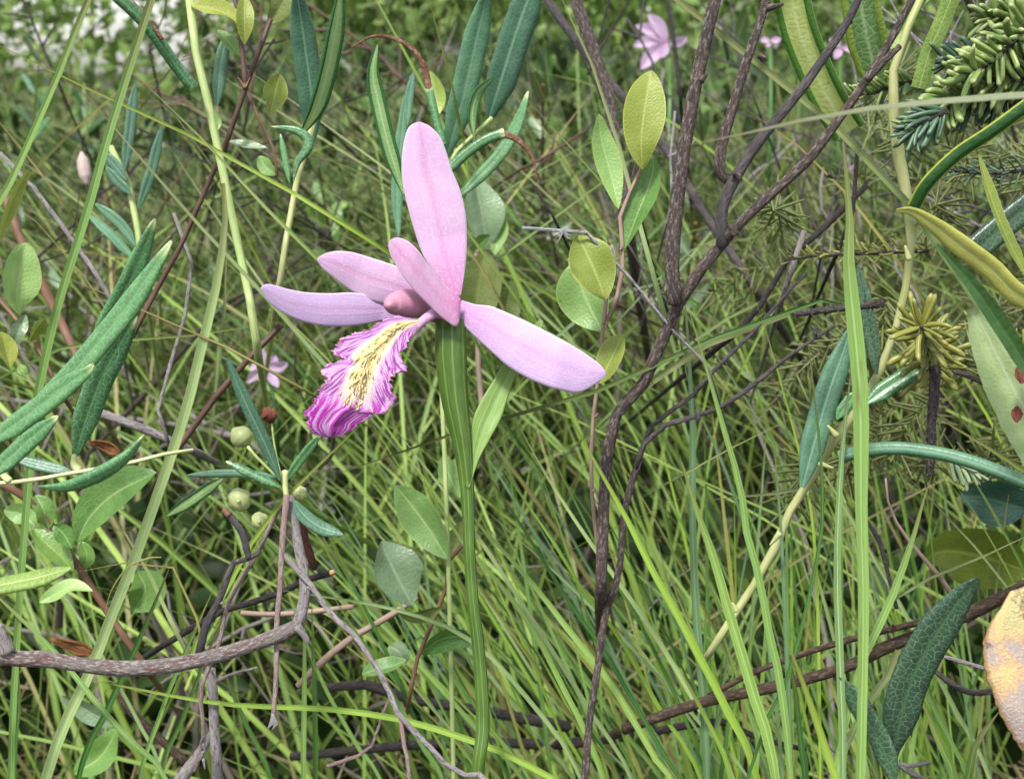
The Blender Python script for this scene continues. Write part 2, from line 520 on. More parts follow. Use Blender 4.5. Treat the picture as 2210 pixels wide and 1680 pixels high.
M['downy'] = leaf_mat('downy_leaf', (.38, .52, .20), (.50, .63, .30), (.55, .63, .40), .35, 14.0, rough=.75, spec=.15, transl=.25, spots=None, quilt=.4)
M['felt'] = leaf_mat('felted_leaf', (.27, .29, .05), (.35, .37, .08), (.52, .54, .24), .4, 18.0, rough=.8, spec=.1, transl=.25, rim=(.56, .60, .34), rimw=.80, quilt=.3)
M['dark_blade'] = leaf_mat('dark_leaf', (.020, .060, .012), (.030, .085, .018), (.05, .12, .03), .2, 6.0, rough=.5, spec=.35, transl=.12)
M['dark_yellow'] = leaf_mat('dark_leaf_yellow_rim', (.022, .078, .020), (.035, .11, .028), (.06, .16, .04), .15, 6.0, rim=(.36, .40, .05), rimw=.74, rough=.4, spec=.45, transl=.15)
# the withering leaf, lilac-grey and yellow
T = NT('withered_leaf')
mmv = T.uv('mm')
uvs = T.sep(T.uv('uv'))
n1 = T.noise(mmv, 1.6, 4, .6); n2 = T.noise(mmv, 26.0, 3, .7)
cw = T.ramp(T.math('ADD', n1, T.math('MULTIPLY_ADD', uvs[1], -.55, .25)), [(.30, (.33, .27, .25)), (.50, (.40, .32, .28)), (.56, (.50, .34, .19)), (.63, (.54, .43, .19)), (.8, (.45, .43, .20))])
cw = T.mix(T.math('MULTIPLY', T.step(n2, .52, .66), .5), cw, (.62, .55, .45))
cw = T.mix(T.math('MULTIPLY', T.step(T.noise(mmv, 1.5, 5, .7), .53, .60), .75), cw, (.10, .085, .088))
ac = T.math('ABSOLUTE', T.math('MULTIPLY_ADD', uvs[0], 2, -1))
cw = T.mix(T.math('MULTIPLY', T.math('SUBTRACT', 1, T.step(ac, .01, .05)), .6), cw, (.24, .15, .09))
cw = T.mix(T.step(ac, .90, 1), cw, (.30, .19, .08))
M['withered'] = T.finish(cw, .7, .2, .12, None, T.math('ADD', n2, n1), .6, .0007)
M['brown_curl'] = bark_mat('brown_dead_leaf', (.14, .055, .035), (.22, .11, .07), (.36, .22, .15), scale=1.2)
M['dead_leaf'] = bark_mat('rust_dead_leaf', (.22, .09, .03), (.30, .13, .05), (.12, .06, .03), scale=.7)

# sedge and grass
M['sedge'] = grass_mat('sedge', (.15, .29, .050), (.27, .43, .12), (.40, .54, .21))
M['sedge_pale'] = grass_mat('sedge_pale', (.24, .36, .12), (.36, .49, .21), (.48, .60, .31), transl=.35)
M['sedge_bright'] = grass_mat('sedge_bright', (.21, .37, .035), (.32, .50, .08), (.42, .58, .14), transl=.38)
M['sedge_dark'] = grass_mat('sedge_dark', (.055, .15, .022), (.09, .21, .04), (.15, .29, .07))
M['sedge_blue'] = grass_mat('sedge_grey_green', (.11, .21, .085), (.17, .30, .14), (.25, .38, .20))
M['sedge_rib'] = grass_mat('sedge_white_rib', (.13, .25, .075), (.20, .33, .12), (.62, .70, .48), brown=(.10, .08, .045))
M['sedge_film'] = grass_mat('sedge_translucent', (.36, .42, .24), (.44, .49, .30), (.46, .51, .33), transl=.5)
M['sedge_yellow'] = grass_mat('sedge_yellowing', (.26, .28, .055), (.33, .34, .10), (.36, .36, .13), brown=(.24, .13, .05))
M['grass_stuff'] = grass_mat('grass_many', (.13, .21, .045), (.24, .33, .105), (.33, .42, .17), use_rnd=True, straw=(.38, .33, .19), vary=.5, transl=.18)
M['grass_green'] = grass_mat('grass_green_many', (.17, .30, .04), (.33, .47, .11), (.48, .60, .21), use_rnd=True, straw=(.30, .27, .11), vary=.48, transl=.18)
M['grass_shade_tint'] = grass_mat('grass_shade_tint_many', (.085, .14, .027), (.17, .24, .060), (.27, .34, .11), use_rnd=True, straw=(.24, .20, .11), vary=.55, transl=.15)  # darkened copy of the sedge colours; the deep shade is in the colour
M['straw'] = grass_mat('straw_many', (.30, .24, .13), (.42, .35, .21), (.45, .38, .24), use_rnd=True, straw=(.16, .11, .065), vary=.35, transl=.12, brown=(.12, .07, .035))

# stems and bark
M['cream'] = stem_mat('cream_stem', (.52, .56, .24), (.62, .64, .36))
M['pale_stem'] = stem_mat('pale_green_stem', (.30, .40, .13), (.42, .50, .21))
M['buff_stem'] = stem_mat('buff_stem', (.31, .34, .12), (.41, .42, .20))
M['tan_stem'] = stem_mat('tan_twig', (.25, .165, .12), (.33, .245, .19))
M['rust_stem'] = stem_mat('rust_twig', (.13, .065, .038), (.21, .115, .068))
M['brown_stem'] = stem_mat('brown_twig', (.065, .032, .022), (.11, .058, .038))
M['orchid_stem'] = stem_mat('orchid_stem', (.046, .095, .013), (.074, .138, .022), rough=.38, lines=(.22, .32, .09), la=.40)
M['bark'] = bark_mat('shrub_bark', (.085, .066, .060), (.14, .092, .08), (.33, .285, .26), scale=1.0, bump=1.0)
M['bark_grey'] = bark_mat('grey_bark', (.085, .076, .078), (.15, .13, .13), (.055, .045, .045), scale=1.0)
M['bark_red'] = bark_mat('peeling_red_bark', (.33, .285, .27), (.25, .13, .12), (.68, .63, .59), scale=1.3, bump=1.0)
M['bark_brown'] = bark_mat('brown_bark', (.065, .042, .030), (.10, .066, .045), (.20, .15, .105), scale=.9)
M['twig_grey'] = bark_mat('grey_twig', (.30, .27, .265), (.42, .385, .38), (.15, .12, .115), scale=1.0)
M['twig_white'] = bark_mat('silver_twig', (.38, .37, .38), (.48, .47, .48), (.20, .18, .18), scale=1.2)
M['twig_pink'] = bark_mat('pinkish_twig', (.36, .25, .235), (.46, .36, .34), (.20, .13, .12), scale=1.2)
M['twig_dark'] = bark_mat('dark_twig', (.030, .024, .024), (.050, .040, .038), (.085, .070, .066), scale=1.0)
M['spruce_wood'] = bark_mat('spruce_twig', (.050, .038, .036), (.095, .080, .078), (.17, .155, .15), scale=1.6)
M['cut_wood'] = stem_mat('cut_wood', (.42, .20, .09), (.52, .30, .16))
M['red_dead'] = bark_mat('dark_red_twig', (.045, .012, .010), (.075, .020, .016), (.10, .045, .03))

# spruce needles
def needle_mat(name, a, b, tip):
    T = NT(name)
    uvs = T.sep(T.uv('uv'))
    col = T.vary(T.mix(T.noise(T.uv('mm'), 8.0, 2), a, b), .22)
    ln = T.math('SINE', T.math('MULTIPLY', uvs[0], 6.2832 * 4))
    col = T.mix(T.math('MULTIPLY', T.step(ln, .5, 1), .35), col, tip)
    col = T.mix(T.math('MULTIPLY', T.step(uvs[1], .7, 1), .5), col, tip)
    return T.finish(col, .4, .5, .1)
M['needle_green'] = needle_mat('spruce_needle', (.11, .19, .04), (.19, .275, .075), (.42, .46, .20))
M['needle_blue'] = needle_mat('spruce_needle_blue', (.035, .085, .045), (.06, .12, .07), (.20, .28, .16))
M['needle_olive'] = needle_mat('spruce_needle_olive', (.15, .165, .022), (.21, .215, .035), (.34, .34, .10))
M['needle_pale'] = needle_mat('spruce_needle_pale', (.22, .33, .16), (.30, .40, .22), (.48, .54, .34))

# the orchid
M['petal'] = petal_mat('orchid_petal', (.81, .53, .80), (.74, .44, .74), (.66, .17, .50), (.92, .76, .90))
M['petal_lilac'] = petal_mat('orchid_sepal_lilac', (.76, .52, .85), (.69, .45, .81), (.64, .26, .60), (.88, .74, .93))
M['petal_deep'] = petal_mat('orchid_petal_deep', (.80, .47, .74), (.74, .33, .64), (.68, .10, .42), (.92, .74, .86))
M['petal_far'] = petal_mat('orchid_petal_far', (.66, .47, .66), (.60, .40, .62), (.54, .26, .48), (.72, .54, .70))
T = NT('orchid_column')
c0 = T.mix(T.noise(T.uv('mm'), 5.0, 3), (.46, .18, .29), (.60, .32, .40))
M['column'] = T.finish(c0, .4, .4, .15, None, T.noise(T.uv('mm'), 30.0, 2), .3, .0003)
# lip: yellow beard down the middle, purple strokes running out to a frayed rim
T = NT('orchid_lip')
uvs = T.sep(T.uv('uv')); mmv = T.uv('mm')
ac = T.math('ABSOLUTE', T.math('MULTIPLY_ADD', uvs[0], 2, -1))
comb = T.t.nodes.new('ShaderNodeCombineXYZ')
T.put(comb.inputs[0], T.math('MULTIPLY', T.math('MULTIPLY_ADD', uvs[0], 2, -1), 3.0))
T.put(comb.inputs[1], T.math('SUBTRACT', T.math('MULTIPLY', uvs[1], 46.0), T.math('MULTIPLY', ac, 13.0)))
side = T.noise(comb.outputs[0], 1.0, 2, .5)
comb2 = T.t.nodes.new('ShaderNodeCombineXYZ')
T.put(comb2.inputs[0], T.math('MULTIPLY', uvs[0], 17.0)); T.put(comb2.inputs[1], T.math('MULTIPLY', uvs[1], 4.0))
longs = T.noise(comb2.outputs[0], 1.0, 2, .5)
endm = T.step(uvs[1], .60, .74)
stroke = T.n('ShaderNodeMix', {0: endm, 2: side, 3: longs}, data_type='FLOAT')
white = T.mix(endm, (.66, .40, .64), (.66, .36, .66))
col = T.mix(T.math('MULTIPLY', T.step(stroke, .42, .60), T.step(ac, .28, .55)), white, (.30, .04, .32))
col = T.mix(T.math('MULTIPLY', T.math('MULTIPLY', T.step(longs, .40, .55), endm), .9), col, (.46, .025, .40))
beard = T.math('MULTIPLY', T.math('SUBTRACT', 1, T.step(ac, .14, .46)), T.math('SUBTRACT', 1, T.step(uvs[1], .50, .68)))
col = T.mix(T.math('MULTIPLY', T.math('SUBTRACT', 1, T.step(ac, .30, .56)), T.math('SUBTRACT', 1, endm)), col, (.80, .62, .56))
col = T.mix(T.math('MULTIPLY', beard, .95), col, (.82, .68, .30))
rimn = T.noise(mmv, 9.0, 3)
col = T.mix(T.math('MULTIPLY', T.step(ac, .94, 1.0), T.step(rimn, .5, .6)), col, (.46, .24, .07))
M['lip'] = T.finish(col, .5, .3, .3, None, T.math('ADD', longs, T.noise(mmv, 40.0, 2)), .5, .0004)
T = NT('orchid_beard')
uvs = T.sep(T.uv('uv'))
col = T.ramp(uvs[1], [(0, (.80, .66, .24)), (.85, (.90, .82, .48)), (1, (.86, .74, .42))])
col = T.mix(T.step(T.n('ShaderNodeAttribute', out=2, attribute_name='rnd'), .90, .93), col, T.ramp(uvs[1], [(.5, (.80, .68, .50)), (.9, (.34, .15, .08))]))
M['beard'] = T.finish(col, .5, .3, .5)
M['bud'] = stem_mat('faded_bud', (.40, .30, .27), (.50, .40, .36))
# berries
T = NT('green_capsule')
g = T.n('ShaderNodeTexCoord', out=0)
col = T.mix(T.noise(g, 3.0, 3), (.40, .46, .17), (.52, .56, .28))
M['berry'] = T.finish(col, .45, .4, .15)
M['capsule_red'] = bark_mat('dry_capsule', (.22, .07, .04), (.32, .12, .07), (.12, .04, .03))
# ground: dark peat with moss
T = NT('peat')
g = T.n('ShaderNodeTexCoord', out=3)
n1 = T.noise(g, 9.0, 6, .7); n2 = T.noise(g, 70.0, 4, .7)
col = T.ramp(n1, [(.3, (.012, .010, .007)), (.5, (.022, .019, .011)), (.62, (.028, .038, .012)), (.75, (.045, .055, .020))])
col = T.mix(T.step(n2, .55, .7), col, (.045, .033, .02))
M['peat'] = T.finish(col, .9, .2, 0, None, T.math('ADD', n1, n2), .8, .01)
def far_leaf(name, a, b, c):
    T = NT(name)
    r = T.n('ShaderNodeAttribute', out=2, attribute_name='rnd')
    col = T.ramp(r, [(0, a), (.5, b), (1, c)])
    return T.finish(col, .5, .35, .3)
M['far_leaf'] = far_leaf('thicket_leaf', (.06, .12, .022), (.13, .22, .040), (.22, .30, .08))
M['shade_tint_leaf'] = far_leaf('shade_tinted_leaf', (.014, .030, .008), (.030, .062, .014), (.07, .12, .030))  # very dark green: shade of the gaps painted into the leaf colour
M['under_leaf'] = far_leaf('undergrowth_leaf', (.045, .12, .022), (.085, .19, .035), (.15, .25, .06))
T = NT('tangle_twig')
r = T.n('ShaderNodeAttribute', out=2, attribute_name='rnd')
M['tangle'] = T.finish(T.ramp(r, [(0, (.030, .022, .020)), (.5, (.10, .078, .066)), (1, (.32, .29, .27))]), .8, .2, 0)

# ------------------------------------------------------------------ the setting
def make_ground():
    k = 90
    a = np.linspace(-1, 1, k)
    g = np.sign(a) * (np.abs(a) * 1.2 + 300 * np.abs(a) ** 9)
    X, Y = np.meshgrid(g, g + 0.6)
    Zh = .012 * np.sin(X * 9 + 1) * np.cos(Y * 7) + .018 * np.sin(X * 2.3 + 2) * np.cos(Y * 2.9 + 1) + .006 * rng.normal(size=X.shape)
    Zh = Zh - .012
    v = np.stack([X, Y, Zh], -1).reshape(-1, 3)
    o = mk('ground', v, grid_faces(k, k), M['peat'])
    o['kind'] = 'structure'
make_ground()

HEROES = []        # things further back that grass may not cover: sketch x, y, radius, distance

def project(v):
    r = v - np.array(CAMP)
    d = r @ np.array(FWD)
    dd = np.maximum(d, 1e-4)
    x = r @ np.array(RGT) / dd / PXM + W / 2
    y = -(r @ np.array(UPV)) / dd / PXM + H / 2
    return x, y, d

def keep_clear(v):
    """False where a blade (samples n x m x 3) would cross in front of a kept-clear thing"""
    x, y, d = project(v.reshape(-1, 3))
    bad = np.zeros(len(x), bool)
    for hx, hy, hr, hd in HEROES:
        bad |= ((x - hx) ** 2 + (y - hy) ** 2 < hr * hr) & (d < hd) & (d > 0)
    bad |= (d < 0.255)  & (d > -.05) & (np.abs(x - W / 2) < W * .8) & (y < H * 1.2)
    return ~bad.reshape(v.shape[:2]).any(1)

def many_blades(name, base, h, az, lean, width, mat, label, rnd=None, seg=9, droop=1.45, clear=True):
    """one mesh of many grass blades, each a creased strip of its own"""
    n = len(base)
    t = np.linspace(0, 1, seg + 1)
    d = np.stack([np.cos(az), np.sin(az), np.zeros(n)], 1)
    up = np.array([0, 0, 1.0])
    rise = h[:, None] * t[None] * (1 - .28 * np.minimum(1.6, lean)[:, None] * t[None] ** 1.5)
    out = (h * lean)[:, None] * t[None] ** droop
    c = base[:, None] + rise[..., None] * up + out[..., None] * d[:, None]
    c = c + (rng.normal(size=(n, 1, 3)) * .004) * np.sin(t * 5)[None, :, None]
    if clear:
        ok = keep_clear(c)
        c, h, az, width, d = c[ok], h[ok], az[ok], width[ok], d[ok]
        rnd = None if rnd is None else rnd[ok]
        n = len(c)
    phi = rng.uniform(0, np.pi, n)
    sd = np.stack([np.cos(phi), np.sin(phi), np.zeros(n)], 1)
    w = width[:, None] * .5 * np.clip(1 - t ** 2.6, .03, 1)[None]
    tg = unit(np.gradient(c, axis=1))
    s = unit(sd[:, None] - (sd[:, None] * tg).sum(-1, keepdims=True) * tg)
    nn = np.cross(tg, s)
    v = np.stack([c - s * w[..., None] + nn * w[..., None] * .35, c, c + s * w[..., None] + nn * w[..., None] * .35], 2)
    m = (seg + 1) * 3
    verts = v.reshape(-1, 3)
    f1 = np.array(grid_faces(seg + 1, 3))
    faces = (f1[None] + (np.arange(n) * m)[:, None, None]).reshape(-1, 4)
    uv = np.zeros((seg + 1, 3, 2))
    uv[..., 0] = np.array([0, .5, 1]); uv[..., 1] = t[:, None]
    uv = np.tile(uv.reshape(-1, 2), (n, 1))
    if rnd is None: rnd = rng.uniform(0, 1, n)
    o = fast_mesh(name, verts, faces, mat, uv, np.repeat(rnd, m))
    if label: tag(o, label, 'grass', kind='stuff')
    else: o['kind'] = 'stuff'
    return o

def fast_mesh(name, verts, faces, mat, uv=None, rnd=None):
    me = bpy.data.meshes.new(name)
    nf, k = faces.shape
    me.vertices.add(len(verts)); me.vertices.foreach_set('co', np.asarray(verts, np.float32).ravel())
    me.loops.add(nf * k); me.loops.foreach_set('vertex_index', faces.astype(np.int32).ravel())
    me.polygons.add(nf); me.polygons.foreach_set('loop_start', np.arange(0, nf * k, k, dtype=np.int32))
    me.polygons.foreach_set('loop_total', np.full(nf, k, np.int32))
    me.polygons.foreach_set('use_smooth', np.ones(nf, bool))
    me.update(calc_edges=True)
    if uv is not None:
        l = me.uv_layers.new(name='uv'); l.data.foreach_set('uv', np.asarray(uv, np.float32)[faces.ravel()].ravel())
    if rnd is not None:
        a = me.attributes.new('rnd', 'FLOAT', 'POINT'); a.data.foreach_set('value', np.asarray(rnd, np.float32))
    me.validate()
    me.materials.append(mat)
    o = bpy.data.objects.new(name, me)
    C.objects.link(o)
    return o

def wedge(n, y0, y1, spread=.52, margin=.18, power=1.0):
    """random ground points in the part of the bog the lens can see and a little beside it"""
    y = y0 + (y1 - y0) * rng.uniform(0, 1, n) ** power
    x = rng.uniform(-1, 1, n) * (margin + spread * y)
    return np.stack([x, y, np.full(n, -.008)], 1)

def leaves_mesh(name, pos, size, mat, label, cat, aspect=.42, up=.35, rnd=None, clear=False):
    """one mesh of many small folded leaves scattered through a volume"""
    n = len(pos)
    dv = unit(rng.normal(size=(n, 3)) + np.array([0, 0, up]))
    sv = unit(np.cross(dv, unit(rng.normal(size=(n, 3)))))
    nv = np.cross(dv, sv)
    L = size[:, None]
    ts = [0, .3, .65, 1.0]
    ws = [.05, .9, .85, .03]
    rows = []
    for t, w in zip(ts, ws):
        ctr = pos + dv * L * t - nv * L * .18 * t * t
        rows += [ctr - sv * L * aspect * .5 * w + nv * L * .07 * w, ctr, ctr + sv * L * aspect * .5 * w + nv * L * .07 * w]
    v = np.stack(rows, 1)
    if clear:
        ok = keep_clear(v)
        v = v[ok]; n = len(v); rnd = None if rnd is None else rnd[ok]
    f1 = np.array(grid_faces(4, 3))
    faces = (f1[None] + (np.arange(n) * 12)[:, None, None]).reshape(-1, 4)
    uv = np.tile(np.array([(a, t) for t in ts for a in (0, .5, 1)]), (n, 1))
    if rnd is None: rnd = rng.uniform(0, 1, n)
    o = fast_mesh(name, v.reshape(-1, 3), faces, mat, uv, np.repeat(rnd, 12))
    return tag(o, label, cat, kind='stuff') if label else o

def twigs_mesh(name, starts, dirs, lens, r0, mat, label, cat, rnd=None, clear=False, kids=2):
    """one mesh of many kinked thin twigs with side shoots"""
    V, F, R, U = [], [], [], []
    off = 0
    sides = 5
    a = np.linspace(0, 2 * np.pi, sides, endpoint=False)
    def one(s, d, L, r, rv, level):
        nonlocal off
        k = 7
        pts = [s]
        dd = d.copy()
        for i in range(k):
            dd = unit(dd + rng.normal(size=3) * .22)
            pts.append(pts[-1] + dd * L / k)
        c = np.array(pts)
        if clear and not keep_clear(c[None])[0]:
            return
        t, s_, n_ = frames(c, 0, (0.3, -.8, .5))
        rr = r * np.linspace(1, .35, k + 1) * (1 + rng.normal(size=k + 1) * .12)
        v = c[:, None] + rr[:, None, None] * (np.cos(a)[None, :, None] * s_[:, None] + np.sin(a)[None, :, None] * n_[:, None])
        V.append(v.reshape(-1, 3)); F.append(np.array(grid_faces(k + 1, sides, off, True))); R.append(np.full((k + 1) * sides, rv))
        off += (k + 1) * sides
        if level > 0:
            for _ in range(kids):
                i = rng.integers(2, k)
                one(c[i], unit(dd + rng.normal(size=3) * .8), L * rng.uniform(.3, .6), rr[i] * .65, rv, level - 1)
    for i in range(len(starts)):
        one(np.array(starts[i], float), unit(np.array(dirs[i], float)), lens[i], r0[i], rng.uniform() if rnd is None else rnd[i], 2 if lens[i] > .1 else 1)
    o = fast_mesh(name, np.vstack(V), np.vstack(F), mat, None, np.concatenate(R))
    return tag(o, label, cat, kind='stuff')

# ------------------------------------------------------------------ the orchid
def sheet(name, left, right, mat, parent, d, bulge=.12, crease=.03, nl=44, nc=17, ruffle=0.0, thick=.00025, fringe=0.0, curl=0.0, station=False):
    """surface between two traced margins (base to tip); d: distances along it; bulge lifts the middle towards the viewer"""
    way = by_station if station else smooth
    L = way([(p[0], p[1], 0) for p in left], nl)[:, :2]
    R = way([(p[0], p[1], 0) for p in right], nl)[:, :2]
    m = nl + 1
    tt = np.linspace(0, 1, m)
    dd = np.interp(tt, np.linspace(0, 1, len(d)), d)
    A = np.array([tuple(P(L[i, 0], L[i, 1], dd[i])) for i in range(m)])
    B = np.array([tuple(P(R[i, 0], R[i, 1], dd[i])) for i in range(m)])
    ctr = (A + B) / 2
    wv = np.linalg.norm(B - A, axis=1)
    t = tangents(smooth(ctr[::max(1, nl // 12)], nl))
    sd = unit(B - A)
    nn = unit(np.cross(t, sd))
    vw = unit(VIEW - ctr)
    nn = nn * np.sign((nn * vw).sum(1, keepdims=True))
    ss = np.linspace(-1, 1, nc)
    v = np.zeros((m, nc, 3)); uv = np.zeros((m, nc, 2)); mm = np.zeros((m, nc, 2))
    ph = rng.uniform(0, 6, 4)
    Lm = np.concatenate([[0], np.cumsum(np.linalg.norm(np.diff(ctr, axis=0), axis=1))])
    fl = rng.normal(size=m); fr = rng.normal(size=m)
    for j, s in enumerate(ss):
        off = bulge * (1 - s * s) - crease * math.exp(-(s / .10) ** 2) + curl * abs(s) ** 3
        rip = ruffle * abs(s) ** 2.5 * (np.sin(tt * 21 + ph[0] + (2 if s > 0 else 0)) + .6 * np.sin(tt * 43 + ph[1]))
        fx = 0
        if fringe and abs(s) > .72:
            g = ((abs(s) - .72) / .28) ** 1.5
            saw = fl if s < 0 else fr
            fx = fringe * g * np.sign(s) * (saw * .35 + .55 * np.sin(tt * 80 + 3.5 * np.sin(tt * 17 + ph[2]) + s) + .8 * np.sin(tt * 27 + ph[1] + 2 * s))
        v[:, j] = ctr + sd * ((s * .5 + fx) * wv)[:, None] + nn * ((off + rip) * wv)[:, None]
        uv[:, j, 0] = s * .5 + .5; uv[:, j, 1] = tt
        mm[:, j, 0] = s * .5 * wv * 100 + ph[3]; mm[:, j, 1] = Lm * 100
    o = mk(name, v.reshape(-1, 3), grid_faces(m, nc), mat, parent, uv.reshape(-1, 2), mm.reshape(-1, 2))
    if thick:
        md = o.modifiers.new('thickness', 'SOLIDIFY'); md.thickness = thick; md.offset = 0
    return o, v, nn, t

OD = .198
M['bract'] = grass_mat('orchid_bract', (.17, .31, .065), (.23, .38, .10), (.17, .30, .065), brown=(.25, .36, .10))
stem_px = [(976, 690), (976, 760), (984, 860), (1000, 960), (1010, 1060), (1013, 1160), (1020, 1280), (1033, 1390), (1041, 1490), (1043, 1590), (1030, 1690)]
stem_pts = PTS(stem_px, OD + .001, OD)
stem_pts = stem_pts + [stem_pts[-1] + Vector((-.004, .004, -.05)), Vector((stem_pts[-1].x - .006, stem_pts[-1].y + .012, -.005))]
orchid = empty('pink_orchid', stem_pts[-1], 'large pink orchid flower in full bloom with fringed purple and yellow lip on green stem', 'orchid', 'pink orchids in the bog')
wst = [66, 70, 60, 47, 34, 29, 29, 31, 33, 33, 31, 30, 30]
c_ = smooth(stem_pts, 60)
rad = [px(w, OD) * .5 * (1 if w > 55 else .88) for w in wst]
tube('stem', stem_pts, 0, 0, M['orchid_stem'], orchid, sides=36, n=90, radii=rad, ridges=3, ridge=.09)
sheet('sepal', Z(1, (985, 915), (925, 830), (850, 715), (805, 590), (772, 470), (750, 370), (744, 280), (752, 190), (772, 112), (800, 84), (829, 76)),
      Z(1, (1024, 905), (1042, 800), (1052, 690), (1053, 590), (1046, 500), (1020, 395), (985, 310), (958, 225), (928, 150), (880, 98), (831, 76)),
      M['petal'], orchid, [OD + .0025, OD + .0035, OD + .003, OD + .002], bulge=.10, crease=.04, nl=60, ruffle=.006)
sheet('sepal', Z(1, (1030, 925), (1100, 945), (1170, 953), (1250, 985), (1350, 1030), (1450, 1081), (1560, 1142), (1650, 1200), (1695, 1238), (1717, 1272)),
      Z(1, (1012, 990), (1048, 1048), (1100, 1102), (1170, 1166), (1250, 1236), (1330, 1286), (1420, 1326), (1500, 1351), (1590, 1362), (1670, 1318), (1718, 1277)),
      M['petal_lilac'], orchid, [OD, OD - .002, OD - .004, OD - .003], bulge=.08, crease=.01, nl=60, ruffle=.006)
sheet('sepal', Z(1, (960, 925), (850, 915), (700, 912), (600, 900), (500, 887), (400, 891), (290, 886), (200, 870), (130, 850), (90, 848), (70, 864)),
      Z(1, (950, 990), (850, 1005), (750, 1010), (680, 1012), (600, 1030), (510, 1044), (420, 1047), (320, 1036), (220, 1003), (120, 942), (71, 868)),
      M['petal_lilac'], orchid, [OD + .002, OD + .001, OD - .004, OD - .009], bulge=.07, crease=.01, nl=60, ruffle=.006)
sheet('petal', Z(1, (960, 900), (860, 830), (780, 790), (720, 762), (640, 735), (560, 710), (500, 694), (430, 690), (375, 702), (342, 722)),
      Z(1, (940, 960), (860, 960), (760, 950), (690, 944), (600, 928), (530, 895), (460, 848), (400, 800), (358, 762), (341, 727)),
      M['petal'], orchid, [OD + .003, OD + .001, OD - .001, OD - .004], bulge=.09, crease=.015, nl=50, ruffle=.008)
sheet('petal', Z(1, (1022, 935), (1008, 1044), (960, 1024), (900, 972), (845, 918), (785, 855), (735, 785), (702, 730), (684, 680), (684, 648), (692, 638)),
      Z(1, (1022, 915), (985, 885), (945, 850), (905, 805), (868, 755), (830, 700), (795, 660), (760, 636), (728, 626), (705, 628), (693, 637)),
      M['petal_deep'], orchid, [OD - .002, OD - .004, OD - .006, OD - .007], bulge=.08, crease=.0, nl=50, ruffle=.006)
# column and anther cap
col_pts = PTS(Z(1, (920, 1000), (870, 965), (810, 942), (750, 936), (700, 942), (680, 948)), OD + .0025, OD - .0055)
cu = ZS(1, 1) * PXM * OD
colm = tube('column', col_pts, 0, 0, M['column'], orchid, sides=20, n=30, radii=[38 * cu, 52 * cu, 62 * cu, 68 * cu, 65 * cu, 50 * cu, 16 * cu], cap=True)
# claw and lip
tube('claw', PTS(Z(1, (960, 990), (905, 985), (860, 1010), (820, 1045), (785, 1090), (765, 1120)), OD - .002, OD - .005), px(26, OD) * .5, px(13, OD) * .5, M['petal_deep'], orchid, sides=14, n=30)
lip_pairs = [((815, 1015), (840, 1035)), ((720, 1003), (800, 1078)), ((640, 1022), (770, 1115)), ((560, 1072), (757, 1160)), ((480, 1112), (752, 1205)), ((408, 1172), (742, 1255)),
             ((452, 1206), (700, 1288)), ((405, 1240), (706, 1330)), ((378, 1298), (700, 1372)), ((356, 1350), (690, 1425)), ((332, 1405), (684, 1468)), ((300, 1470), (620, 1462)),
             ((288, 1515), (552, 1490)), ((318, 1550), (516, 1535)), ((372, 1572), (450, 1572))]
lip, lv, ln, lt = sheet('lip', Z(1, *[q[0] for q in lip_pairs]), Z(1, *[q[1] for q in lip_pairs]), M['lip'], orchid, [OD - .004, OD - .006, OD - .008, OD - .0085, OD - .0075],
                        bulge=.07, crease=-.05, nl=170, nc=41, ruffle=.016, fringe=.058, curl=.06, thick=.0002, station=True)
def make_beard():
    V, F, U, R = [], [], [], []
    m, nc = lv.shape[0], lv.shape[1]
    for q in range(170):
        ti = rng.uniform(.07, .70); s = rng.normal() * .15
        i = int(ti * (m - 1)); j = int(np.clip((s * .5 + .5) * (nc - 1), 0, nc - 1))
        b = lv[i, j]
        n_ = ln[i]; t_ = lt[i]
        sd = np.cross(t_, n_)
        dv = unit(n_ * .55 + t_ * rng.uniform(.6, 1.4) + sd * rng.normal() * .5)
        L = rng.uniform(.0004, .0009) * (1.25 if ti > .3 else .8)
        r = rng.uniform(.00012, .00019)
        e1 = unit(np.cross(dv, [0.3, .2, .9])); e2 = np.cross(dv, e1)
        o = len(V)
        rv = rng.uniform() * (1 if ti > .42 else .5)
        for k, (h_, rr) in enumerate(((-.1, 1), (.6, .75), (.93, .8), (1.02, .15))):
            bend = t_ * L * .25 * h_ * h_
            for a in range(4):
                V.append(b + dv * L * h_ + bend + (e1 * math.cos(a * 1.571) + e2 * math.sin(a * 1.571)) * r * rr)
                U.append((a / 4, max(0, h_))); R.append(rv)
        F += grid_faces(4, 4, o, True)
        F.append((o + 15, o + 14, o + 13, o + 12))
    b = mk('beard', V, F, M['beard'], lip, U, U, R)
    b['kind'] = 'stuff'
make_beard()
# leafy bract clasping the stem
bl = Z(0, (1006, 1050), (1013, 985), (1018, 915), (1036, 868), (1062, 825), (1095, 770), (1130, 728), (1155, 700), (1166, 688))
br = Z(0, (1012, 1055), (1034, 990), (1058, 945), (1082, 900), (1098, 850), (1118, 800), (1148, 745), (1168, 712), (1172, 692))
sheet('bract', bl, br, M['bract'], orchid, [OD - .0005, OD + .001, OD + .003, OD + .004], bulge=-.10, crease=.06, nl=40, nc=11)

